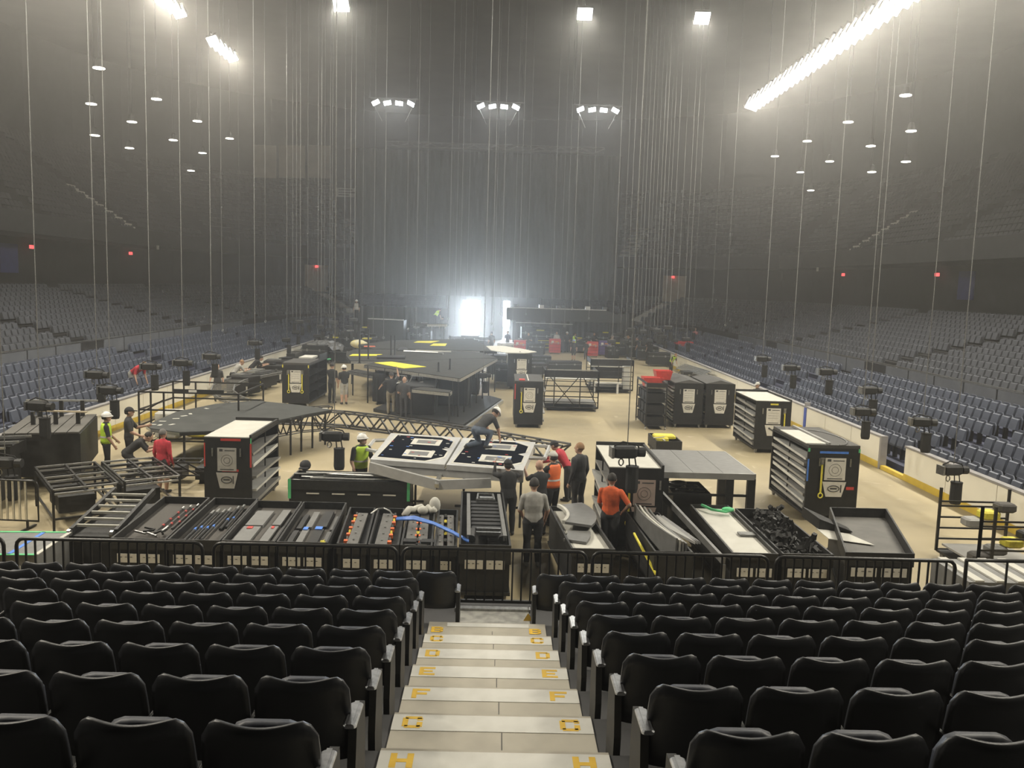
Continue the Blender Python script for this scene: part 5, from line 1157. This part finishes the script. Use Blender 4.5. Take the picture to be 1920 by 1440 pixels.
        b.tube(A+Vector((0,-.025,-.020)), A+fwd, .026, 10, r2=.022); b.ball(A+fwd, (.024,.03,.019), 10, 6); b.ball(A+Vector((0,-.025,-.022)), .025, 10, 6)
        S.append((tuple(hp_), tuple(Kn), 2)); S.append((tuple(Kn), tuple(A.lerp(Kn, .12)), 1 if shorts else 2)); S.append((tuple(A+Vector((0,-.03,-.02))), tuple(A+fwd), 3))
    v = np.array(b.v)*h; lift = -v[:,2].min() if not sit else 0
    v[:,2] += lift; b.v = [tuple(p) for p in v]
    mats = [cloth[top], sk, cloth[pants], shoes or shoe]
    me = b.mesh('body', mats); o = bpy.data.objects.new('body', me); col.objects.link(o)
    rm = o.modifiers.new('r', 'REMESH'); rm.mode = 'VOXEL'; rm.voxel_size = vox; sm = o.modifiers.new('s', 'SMOOTH'); sm.factor = .5; sm.iterations = 4
    dg = bpy.context.evaluated_depsgraph_get(); me2 = bpy.data.meshes.new_from_object(o.evaluated_get(dg)); me2.name = 'body'
    o.modifiers.clear(); o.data = me2; bpy.data.meshes.remove(me); me2.materials.clear()
    for m_ in mats: me2.materials.append(m_)
    nf = len(me2.polygons); C_ = np.empty(nf*3); me2.polygons.foreach_get('center', C_); C_ = C_.reshape(-1, 3)
    best = np.full(nf, 1e9); idx = np.zeros(nf, int)
    for a, c, tg in S:
        A_, B_ = np.array(a)*h, np.array(c)*h; A_[2] += lift; B_[2] += lift; d = B_-A_; tt = np.clip(((C_-A_)@d)/max(d@d, 1e-9), 0, 1)
        ds = np.linalg.norm(C_-(A_+tt[:,None]*d), axis=1)
        if tg == 0: ds = ds-.03*h
        if tg == 2: ds = ds-.012*h
        q = ds < best; best[q] = ds[q]; idx[q] = tg
    me2.polygons.foreach_set('material_index', idx.astype(np.int32)); me2.polygons.foreach_set('use_smooth', [True]*nf); me2.update()
    o.parent = t
    def child(mb, nm, m_): 
        mb.v = [(p[0]*h, p[1]*h, p[2]*h+lift) for p in mb.v]; return mb.obj(nm, m_, t, True)
    if hat == 'helmet' or hat == 'bluehelmet':
        q = MB().ball((0,-.002,.012), (.055,.066,.062), 16, 7, z0=0.0); q.lathe([(.058,.010),(.064,.006),(.060,.016)], 16)
        q.v[-48:] = [(p[0]*1.0, p[1]*1.18+.006, p[2]) for p in q.v[-48:]]
        c = child(MB().add([Hd(p) for p in q.v], q.f), 'helmet', helm if hat == 'helmet' else blueH)
        k = MB().bx(-.004,.004,-.055,.055,.070,.078); child(MB().add([Hd(p) for p in k.v], k.f), 'helmet_ridge', helm if hat == 'helmet' else blueH)
    elif hat in ('cap', 'whitecap'):
        q = MB().ball((0,-.002,.010), (.049,.060,.058), 14, 6, z0=0.05); q.add([(-.035,.05,.016),(.035,.05,.016),(.028,.098,.008),(-.028,.098,.008),(-.035,.05,.021),(.035,.05,.021),(.028,.098,.012),(-.028,.098,.012)],[(3,2,1,0),(4,5,6,7),(0,1,5,4),(1,2,6,5),(2,3,7,6),(3,0,4,7)])
        child(MB().add([Hd(p) for p in q.v], q.f), 'cap', capB if hat == 'cap' else cloth['white'])
    if not nohair:
        q = MB().ball((0,-.008,.008), (.046,.053,.060), 14, 7, z0=-.25) if not hat else MB().ball((0,-.012,-.002), (.045,.050,.05), 12, 6, z0=-.5)
        q.v = [(p[0], min(p[1], .030), p[2]) for p in q.v]
        child(MB().add([Hd(p) for p in q.v], q.f), 'hair', hair)
    if vest:
        vs = []; rr = [(.52,.106*bulk,.078*bulk),(.57,.108*bulk,.079*bulk),(.64,.101*bulk,.075*bulk),(.71,.114*bulk,.079*bulk),(.765,.126,.078),(.81,.112,.070),(.838,.078,.058)]
        for zz, rx, ry in rr:
            for i in range(16): a = 2*PI*i/16; vs.append(L((rx*math.cos(a), ry*math.sin(a), zz)))
        q = MB().add(vs, [(j*16+i,j*16+(i+1)%16,(j+1)*16+(i+1)%16,(j+1)*16+i) for j in range(len(rr)-1) for i in range(16) if not (j >= 3 and i in (15, 0, 7, 8))])
        c = child(q, 'vest', vest); sdm = c.modifiers.new('t', 'SOLIDIFY'); sdm.thickness = .012
        k = MB(); vs = []
        for zz in (.615,.64):
            for i in range(16): a = 2*PI*i/16; vs.append(L((.106*bulk*math.cos(a), .080*bulk*math.sin(a), zz)))
        k.add(vs, [(i,(i+1)%16,16+(i+1)%16,16+i) for i in range(16)])
        child(k, 'reflective_band', refl)
    return t
PI2 = PI/2
def W(x, y, z=0.0):
    X, Y = at(x, y, z); f = min(1, 12.9/abs(X) if X < 0 else 11.8/abs(X)); f *= min(1, 73/(Y*f)); return X*f, Y*f
UP = ((.06,.10,.02), (.08,.16,.17)); FWD = ((.02,.10,-.13), (.0,.24,-.10)); HIP = ((.11,-.03,-.14), (.03,.04,-.25)); DOWN = None
# the crew around the silver panel and the carts
person('man in grey t shirt and black trousers standing with back turned by the ladder cart', .80, 16.75, .08, 1.80, top='grey', sleeves=.45, pants='black', hair=hairD, bulk=1.12, vox=.012, armL=((.04,.02,-.16),(-.0,.12,-.25)), armR=((.05,.02,-.16),(.03,.08,-.30)), shoes=shoeW)
person('man in orange t shirt with hand on hip by the white lined bin', 2.45, 17.45, -.25, 1.78, top='orange', pants='charcoal', hair=hairD, bulk=1.08, vox=.012, armR=HIP, head=(.2, .1), armL=((.03,.05,-.16),(.0,.13,-.26)))
person('man in dark jacket and jeans standing beside the white topped case', 2.08, 20.6, .75, 1.83, top='charcoal', sleeves=1, pants='charcoal', hair=hairL, bulk=1.15, vox=.012, nohair=False, head=(.3, 0))
person('worker in orange vest and white cap behind the bald lifter', 1.38, 19.75, .7, 1.76, top='black', pants='black', hair=hairD, hat='whitecap', vest=hiorange, bulk=1.05, vox=.012, armL=((.02,.12,-.12),(-.02,.14,.0)), armR=FWD)
person('bald worker in black t shirt with yellow gloves pushing the silver panel', 1.05, 18.95, .35, 1.70, top='black', pants='black', nohair=True, vox=.012, armL=((.02,.12,-.06),(.0,.25,.02)), armR=((.02,.12,-.05),(.0,.25,.05)), lean=.12)
person('worker in dark hooded top with arms raised under the silver panel', .32, 18.85, .25, 1.72, top='black', sleeves=1, pants='black', hair=hairD, hat='cap', bulk=1.12, vox=.012, armL=((.05,.12,.0),(.02,.2,.11)), armR=((.03,.12,-.02),(.0,.22,.08)), lean=.1)
person('dark haired worker in red top leaning in at the end of the silver panel', 1.95, 22.1, 1.15, 1.70, top='red', sleeves=1, pants='black', hair=hairD, hat='cap', lean=.6, armL=((.02,.12,-.12),(.0,.24,-.16)), armR=((.02,.12,-.10),(.0,.25,-.13)), vox=.013)
person('worker in white helmet and grey top kneeling bent over on the silver panel', *W(893,842,1.45), -.9, 1.74, z=1.46, top='charcoal', pants='denim', hat='helmet', lean=.95, armL=((.03,.06,-.15),(.02,.12,-.29)), armR=((.03,.06,-.15),(.02,.10,-.29)), legL=((.01,.10,-.20),(.01,-.13,-.215)), legR=((.03,.20,-.03),(.02,.12,-.22)), vox=.013, head=(.2, .3))
person('worker in white helmet and yellow vest reaching into the long tube bin', -3.42, 21.3, -2.5, 1.80, top='black', pants='black', hat='helmet', vest=hivis, lean=.12, armL=((.04,.05,-.16),(.03,.14,-.24)), armR=((.05,.03,-.17),(.05,.12,-.28)), vox=.013, head=(.5, -.2), bulk=1.05)
person('man in red hoodie and khaki shorts looking at the low truss', -8.62, 21.9, -.3, 1.66, top='red', sleeves=1, pants='charcoal', shorts=True, hair=hairG, bulk=1.1, vox=.013)
person('worker in white helmet and yellow vest beside the bleacher cart', -10.85, 23.6, -1.1, 1.78, top='black', pants='black', hat='helmet', vest=hivis, vox=.013, bulk=1.05, armL=((.03,.06,-.16),(-.01,.14,-.24)), armR=((.04,.03,-.17),(.02,.10,-.29)))
person('man in black cap and dark shirt behind the yellow vest worker', -10.5, 24.25, -1.3, 1.84, top='charcoal', pants='black', hat='cap', vox=.014, armL=FWD, armR=((.03,.06,-.16),(.0,.18,-.22)))
person('worker crouching between the yellow vest worker and the low truss', -10.15, 23.2, -1.2, 1.76, top='black', pants='black', hair=hairD, lean=.9, armL=FWD, armR=FWD, legL=((.01,.16,-.16),(.01,.03,-.36)), legR=((.02,.15,-.17),(.02,.02,-.36)), vox=.015)
# people further off (coarser)
V2 = .020
person('man in black shirt with back lettering raising one arm under the stage', *W(733,778), .1, 1.82, top='black', pants='khaki', hair=hairD, armR=((.05,.04,.10),(.02,.06,.27)), armL=((.09,.05,-.08),(.15,.1,-.16)), vox=V2, bulk=1.1)
person('bald man in dark shirt beside the one raising his arm', *W(757,783), -.2, 1.70, top='charcoal', pants='charcoal', nohair=True, vox=V2, bulk=1.1)
person('worker in white helmet and dark shorts beside the stage legs', *W(645,758), .5, 1.78, top='black', pants='grey', shorts=True, hat='helmet', vox=V2, armR=FWD)
person('tall worker in black next to the helmeted worker in shorts', *W(622,756), -.3, 1.85, top='black', pants='black', hair=hairD, vox=V2, armL=FWD)
X, Y, _z = XL-2.1, 38.5, .6
person('man in red shirt bending among the blue seats', -15.75, 36.9, -2.0, 1.85, z=.42, top='red', pants='grey', hair=hairL, lean=1.0, vox=V2, bulk=1.15)
person('woman with tied hair standing by the curved ladder track', *W(408,752), -2.6, 1.68, top='charcoal', pants='black', hair=hairL, vox=V2, armR=((.06,0,-.16),(.10,.05,-.27)))
person('man in light grey shirt bending over the track equipment', *W(436,716), -.8, 1.78, top='grey', pants='black', hair=hairL, lean=.7, vox=V2, armL=FWD, armR=FWD)
person('worker in black bending beside the man in the light grey shirt', *W(470,708), -1.0, 1.78, top='black', pants='black', hair=hairD, lean=.8, vox=V2, armL=FWD, armR=FWD)
person('capped man in black leaning on the boards behind the white topped case', 11.3, 36.6, 2.2, 1.75, top='black', pants='black', hat='whitecap', vox=V2, bulk=1.15)
for lab, x, y, rz, kw in (
    ('worker in yellow harness climbing on the far stage riser', 815, 645, -.7, dict(z=1.9, lean=.8, top='charcoal', pants='black', vest=hivis)),
    ('worker in dark shirt standing at the far stage riser', 829, 645, .4, dict(z=1.0, top='black', pants='black')),
    ('worker in white helmet standing in the dark beyond the far deck', 765, 655, -.4, dict(top='black', pants='black', hat='helmet')),
    ('worker with white harness and helmet seated on the dark corner wall', 668, 637, 2.9, dict(z=2.2, top='black', pants='black', hat='helmet', vest=cloth['white'])),
    ('person in dark clothes and shorts walking by the lit floor strip', 921, 663, .3, dict(top='black', pants='black', shorts=True)),
    ('man in navy shirt beside the white cart near the door', 951, 660, 2.8, dict(top='navy', pants='black')),
    ('man with folded arms in dark shirt before the tool boxes', 990, 664, 3.0, dict(top='black', pants='denim', armL=((.05,.05,-.15),(-.02,.12,-.12)), armR=((.05,.05,-.15),(-.02,.12,-.14)))),
    ('man in pale hoodie behind the red tool box', 1043, 660, 2.9, dict(top='white', sleeves=1, pants='black')),
    ('helmeted worker in black before the dark pod', 1062, 658, 3.0, dict(top='black', pants='black', hat='helmet')),
    ('worker in yellow vest and cap pointing at the tool boxes', 1076, 663, -1.3, dict(top='black', pants='black', hat='cap', vest=hivis, armR=FWD)),
    ('worker in blue helmet sitting on the cart edge', 1075, 676, 2.9, dict(top='black', pants='black', shorts=True, hat='bluehelmet', h=1.6)),
    ('worker in black kneeling by the red tool box', 1098, 674, .3, dict(top='black', pants='black', h=1.45)),
    ('worker in black shirt standing behind the red and purple tool boxes', 1113, 660, 3.0, dict(top='black', pants='black', armL=((.05,.05,-.15),(-.02,.12,-.12)))),
    ('grey haired worker in patterned shirt by the purple tool box', 1146, 668, -1.2, dict(top='tan', pants='black', hair=hairG)),
    ('woman in black top and grey jeans standing on the open floor', 1176, 668, -1.3, dict(top='black', pants='grey', hair=hairL, armR=FWD, h=1.7)),
    ('man in black and blue jeans in the standing group', 1194, 673, 1.2, dict(top='black', pants='denim')),
    ('second man in blue jeans in the standing group', 1206, 672, 2.4, dict(top='black', pants='denim', hair=hairL)),
    ('third man of the standing group, in all black', 1216, 668, 2.0, dict(top='black', pants='black')),
    ('person in pink shirt standing by the red cases', 1302, 668, 2.5, dict(z=.5, top='pink', pants='pink', hair=hairL)),
    ('worker in yellow vest crouching by the pale rails', 1258, 690, -2.6, dict(top='black', pants='black', vest=hivis, lean=.7, h=1.5, hair=hairL))):
    h_ = kw.pop('h', 1.76); zz = kw.pop('z', 0.0)
    X, Y = W(x, y)
    if 'pink' in lab: X, Y = at(1302, 650, .6)
    person(lab, X, Y, rz, h_, z=zz, vox=.026, **kw)
o = MB().ball((0,0,.15),(.14,.17,.13),10,6).bx(-.1,.1,-.28,-.1,.1,.13).obj('black_helmet', capB, smooth=True, loc=(-4.62, 20.5, .98)); tag(o, 'black helmet resting on the rim of the long tube bin', 'helmet')
# ------------------------------------------------------------------ road cases and gear at the far end and along the left boards
random.seed(31)
def road_case(label, x, y, w_, d_, h_, body=black, rz=0, lid=None, trim=True, name='road_case', cat='case', z=0):
    t = thing(name, label, cat, (x, y, z), rz)
    MB().rbox((0, d_/2, .12+h_*.35), (w_, d_, h_*.7), .02).obj('body', body, t); MB().rbox((0, d_/2, .12+h_*.85), (w_+.01, d_+.01, h_*.28), .02).obj('lid', lid or body, t)
    if trim:
        MB().bx(-w_/2-.01, w_/2+.01, -.015, 0, .12+h_*.69, .12+h_*.72).obj('edge_trim', steel, t)
        for sx in (-.28, .28): MB().bx(sx*w_-.05, sx*w_+.05, -.025, -.005, .12+h_*.63, .12+h_*.78).obj('latch', steel, t)
    for sx in (-1, 1): MB().tube((sx*(w_/2-.1)-.025, .1, .06), (sx*(w_/2-.1)+.025, .1, .06), .06, 8).obj('caster', caster_m, t)
    return t
# consoles on the left, from the two strap case to the far corner
spots = [((445,712),1.2,1.1),((470,706),1.2,1.0),((505,700),1.4,1.1),((520,688),1.5,1.2),((480,690),1.3,1.0),((545,682),1.5,1.0),((560,672),1.6,1.2),((590,668),1.6,1.1),((610,662),1.5,1.2),((635,660),1.4,1.1),((560,660),1.4,1.2),((535,665),1.3,1.1),((600,652),1.6,1.4),((650,652),1.4,1.3)]
ex = ['at the curved track', 'under the bending workers', 'with yellow edges', 'carrying a paper', 'in the second rank', 'with pale cables on top', 'behind the two strap case', 'beside the plastic heap', 'under the plastic heap', 'by the stage corner', 'in the shadow', 'with an orange lamp', 'tall one', 'near the yellow bag']
for k, ((px, py), w_, h_) in enumerate(spots):
    X, Y = W(px, py, 0); f = min(1, 12.3/abs(X)); X, Y = X*f, Y*f; t = road_case('black equipment console by the left boards, ' + ex[k], X, Y, w_, 1.0, h_*.75, rz=random.uniform(-.3,.3), name='equipment_console', cat='console')
    MB().bx(-w_*.4, w_*.1, .2, .7, .12+h_*.75, .2+h_*.75).obj('top_gear', (grey, alu, blackwood)[k % 3], t)
    MB().bx(w_*.40, w_*.46, -.03, 0, .2, .5).obj('yellow_tag', yellow if k % 2 else paper, t)
b = MB(); P0 = at(608, 655, .9)
n = 14; vs = []
for j in range(7):
    for i in range(n):
        u, v = i/(n-1)-.5, j/6-.5; vs.append((u*2.8, v*2.0, max(.05, .62-1.6*(u*u+v*v))+.10*math.sin(i*2.3+j*1.7)))
o = b.add(vs, [(j*n+i,j*n+i+1,(j+1)*n+i+1,(j+1)*n+i) for j in range(6) for i in range(n-1)]).obj('plastic_sheet_heap', mat('grey_plastic_film', (.16,.16,.155), .25, 0, (.10,.10,.10), 6, .4), loc=(P0[0], P0[1], .9)); tag(o, 'crumpled grey plastic sheet heaped over the consoles', 'plastic sheet')
o.modifiers.new('t', 'SOLIDIFY').thickness = .02
X, Y = at(672, 652, 1.3); o = MB().ball((0,0,.25),(.55,.35,.28),10,6).ball((.3,.05,.2),(.35,.3,.22),10,6).obj('yellow_bag', mat('yellow_white_bag', (.72,.62,.20), .6, 0, (.66,.62,.45), 3), smooth=True, loc=(X, Y, 1.3)); tag(o, 'yellow and white bag lying by the stage corner', 'bag')
X, Y = at(672, 652, 0); road_case('low black case under the yellow and white bag', X, Y-.3, 1.6, 1.0, 1.1)
a, b_ = at(598,739,.0), at(618,733,.0); 
P1, P2 = at(598,676.5,1.2), at(619,673,1.2); o = MB().bar((P1[0],P1[1],1.2),(P2[0],P2[1],1.2),.08,.06).obj('green_bar', greent); tag(o, 'green bar on the consoles behind the two strap case', 'bar')
# tool boxes and carts before the long pod
redb = mat('red_tool_box_paint', (.50,.05,.05), .4); purp = mat('purple_tool_box_paint', (.10,.06,.22), .4)
for px, py, m, lab in ((974,668,redb,'red tool box on wheels near the white cart'),(1040,664,redb,'red tool box below the pale hoodie man'),(1110,670,redb,'red tool box with stickers before the pod'),(1133,668,purp,'purple tool box with stickers before the pod')):
    X, Y = W(px, py, 0); t = road_case(lab, X, Y, .95, .6, 1.15, m, name='tool_box', cat='tool box')
    for q in range(3): MB().bx(-.42,.42,-.02,0,.3+.25*q,.32+.25*q).obj('drawer_line', black, t)
    MB().bx(-.3,-.1,-.03,-.005,.95,1.12).obj('sticker', paper, t); MB().bx(.0,.25,-.03,-.005,1.0,1.08).obj('sticker', mat('orange_sticker', (.7,.3,.06), .6), t)
for px, py, w_, h_, m, lab in ((950,663,1.6,.75,sheet_m,'low white topped cart near the lit floor strip'),(1022,655,1.3,1.0,black,'black rack with yellow shelf edges'),(1005,668,1.2,.9,black,'black case beside the folded arm man'),(1085,662,1.6,.8,black,'black case under the yellow vest worker'),(1125,655,1.4,.9,black,'black case behind the purple tool box'),(1160,662,1.4,1.1,black,'black case beside the woman in grey jeans'),(1165,650,1.6,1.2,black,'tall black case behind the standing group'),(905,655,1.3,1.0,black,'black case in the light of the dock door'),(880,650,1.5,1.1,black,'black console beside the far stage deck'),(860,648,1.4,1.0,black,'black console with pale top by the far deck'),(1065,650,1.5,1.2,black,'black case in the dark under the pod'),(1215,662,1.6,1.0,black,'black case by the cable reels'),(1236,676,1.6,.9,black,'black case below the hanging hoists'),(1010,690,1.7,.7,black,'low black case behind the white curved board'),(1060,700,2.2,.65,black,'long low black case behind the crossed trolley'),(1010,706,1.0,.7,black,'square black case beside the card case'),(930,706,1.2,1.2,black,'black case beside the stage corner'),(945,720,1.1,1.0,black,'black case in front of the stage corner case')):
    X, Y = W(px, py, 0); t = road_case(lab, X, Y, w_, 1.0, h_, m, rz=random.uniform(-.2,.2))
    if 'yellow shelf' in lab:
        for q in range(3): MB().bx(-.66,.66,-.04,0,.35+.3*q,.39+.3*q).obj('shelf_edge', yellow, t)
# red cases beside the right boards
X, Y = at(1283, 664, .4)
for k in range(2): t = road_case('red fabric covered case ' + ('beside the pink shirt person', 'next to the larger red one')[k], X+1.5*k, Y, 1.4 if k == 0 else .9, .9, .85 if k == 0 else .6, redb, z=.45); MB().bx(-.3,.3,.1,.5,.85,.9).obj('paper', white, t)
random.seed(8)
for k in range(16):
    px, py = random.uniform(1232, 1288), random.uniform(640, 676); X, Y = at(px, py, 0)
    t = thing('cable_reel', 'small heap of coiled cable and fittings beside the right board line', 'cable', (X, Y, 0), random.uniform(0,3), 'cable heaps by the far right boards')
    MB().path([(.3*math.cos(q*.8)*(1-.03*q), .3*math.sin(q*.8), .06+.05*q) for q in range(14)], .05, 5).obj('coil', rubber, t); MB().ball((.1,.0,.5),.10,6,4).obj('fitting', (alu, conn_o, paper)[k % 3], t)
# pale rails stacked by the right boards
P = [at(1270,686,.9), at(1318,700,.9)]
for k in range(5):
    o = MB().tube((P[0][0]+.12*k, P[0][1]+.2, .75+.06*k), (P[1][0]+.12*k, P[1][1], .75+.06*k), .05, 6).obj('pale_rail', alu); tag(o, 'pale rail in the stack beside the right boards', 'rail', 'stack of pale rails')
for k in range(4):
    f = k/3; X, Y = P[0][0]*(1-f)+P[1][0]*f, P[0][1]*(1-f)+P[1][1]*f; o = MB().bar((X-.2,Y,.0),(X+.3,Y,.72),.06).bar((X+.8,Y,0),(X+.3,Y,.72),.06).bar((X-.1,Y,.7),(X+.8,Y,.7),.06).obj('rail_trestle', grey); tag(o, 'grey trestle carrying the stack of pale rails', 'trestle', 'trestles under the rails')
road_case('black case under the end of the pale rails', *W(1305,712), 1.5, .9, .7)
# long black pod lying across the far floor
(X0, z1), (X1, z0) = at_y(950, 577, 72), at_y(1167, 606, 72)
t = thing('lighting_pod', 'long black lighting pod with tapered end standing across the far floor', 'lighting pod', (X0, 72, 0))
w_ = X1-X0; MB().add([(0,0,z0),(w_-.1,0,z0),(w_,0,z0+.5),(w_-1.4,0,z1+.0),(0,0,z1),(0,1.2,z0),(w_-.1,1.2,z0),(w_,1.2,z0+.5),(w_-1.4,1.2,z1),(0,1.2,z1)],[(4,3,2,1,0),(5,6,7,8,9),(0,1,6,5),(1,2,7,6),(2,3,8,7),(3,4,9,8),(4,0,5,9)]).obj('body', black, t)
MB().bar((0,-.02,z1+.03),(w_-1.4,-.02,z1+.03),.06,.06).obj('top_edge', alu, t); MB().bar((.8,-.1,z0-.18),(5.6,-.1,z0-.22),.05,.05).obj('lower_bar', alu, t)
for f in (.1,.5,.9): MB().bar((w_*f,.6,0),(w_*f,.6,z0),.15,.15).obj('stand_leg', black, t)
for f in (.08,.3,.45,.7,.85): MB().bx(w_*f-.2,w_*f+.2,.2,.7,z1,z1+.3).obj('fixture', (black, alu)[int(f*10) % 2], t)
# dark stage riser beside the far deck
(X0, z1), (X1, z0) = at_y(690, 597, 66), at_y(757, 600, 66); t = thing('dark_riser', 'dark riser platform with a pale top tube behind the far deck', 'platform', (X0, 66, 0))
MB().bx(0,X1-X0,0,2.0,0,z1-.1).obj('body', black, t); MB().bar((0,-.05,z1),(X1-X0,-.05,z1-.05),.08,.08).obj('top_tube', alu, t)
(X0, z1), (X1, z0) = at_y(775, 607, 62), at_y(838, 640, 62); t = thing('tilted_platform', 'tilted platform with pale edge being worked on behind the far deck', 'platform', (X0, 62, 0))
MB().bx(0,X1-X0,0,1.5,z1-.15,z1).obj('deck_top', deck_m, t); MB().bar((1.0,-.03,z1-.1),(X1-X0,-.03,z1-.05),.1,.16).obj('edge_beam', alu, t)
for f in (.1,.5,.9): MB().bar(((X1-X0)*f,.1,0),((X1-X0)*f,.1,z1-.1),.08).obj('leg', black, t)
X, Y = at(775,655,0); o = MB().path([(.35*math.cos(a),0,.5+.38*math.sin(a)) for a in [2*PI*i/14 for i in range(14)]], .07, 6, closed=True).bx(-.3,.3,-.1,.1,0,.12).obj('yellow_cable_reel', yellow, loc=(X,Y,.0)); tag(o, 'yellow cable ring standing behind the far deck', 'cable')
X, Y = at(695,645,0); o = MB().bar((-.25,0,0),(-.25,0,1.7),.06).bar((.25,0,0),(.25,0,1.7),.06).bar((-.25,0,.5),(.25,0,.5),.05).bar((-.25,0,1.0),(.25,0,1.0),.05).bar((-.25,0,1.5),(.25,0,1.5),.05).obj('red_step_ladder', redb, loc=(X,Y,0)); tag(o, 'red step ladder standing in the dark behind the stage', 'ladder')

# black sheets added to darken the far end, and stacked cases closing it off
for k, (xa, xb) in enumerate(((-13.4, -4.7), (1.3, 12.3))):
    n = 40; vs = [(xa+(xb-xa)*i/n, 79+.12*math.sin(i*1.9), z) for z in (0, 3.3) for i in range(n+1)]
    o = MB().add(vs, [(i, i+1, n+2+i, n+1+i) for i in range(n)]).obj('far_dark_sheet', drape); o.modifiers.new('t', 'SOLIDIFY').thickness = .04; tag(o, 'low black sheet added to darken the far end ' + ('beside the far stage deck', 'behind the tool boxes')[k], 'dark sheet')
random.seed(77); kk = 0
for xa, xb, Ya, Yb, n in ((-12.4, -7.6, 56, 74, 15), (-6.8, -5.0, 68, 77, 5), (1.5, 8.8, 73.6, 77.6, 8), (8.9, 11.4, 66, 77, 7)):
    for q in range(n):
        X, Y = xa+(xb-xa)*((q*5) % n+.5)/n, Ya+(Yb-Ya)*(q+.5)/n; w_, h_ = random.uniform(.9, 1.7), random.uniform(.8, 1.9)
        t = road_case('black stacked road case in the gear yard ' + ('between the consoles and the dark riser' if xa < -7 else 'beside the dock door' if xa < 0 else 'under the long pod' if xa < 8 else 'along the far right boards'), X, Y, w_, .9, h_, rz=random.uniform(-.2,.2), name='stacked_case'); t['group'] = 'stacked cases %d' % int(xa+20)
        MB().bx(-w_*.3, w_*.1, .1, .6, .12+h_, .2+h_).obj('top_gear', (alu, grey, yellow, black)[q % 4], t)
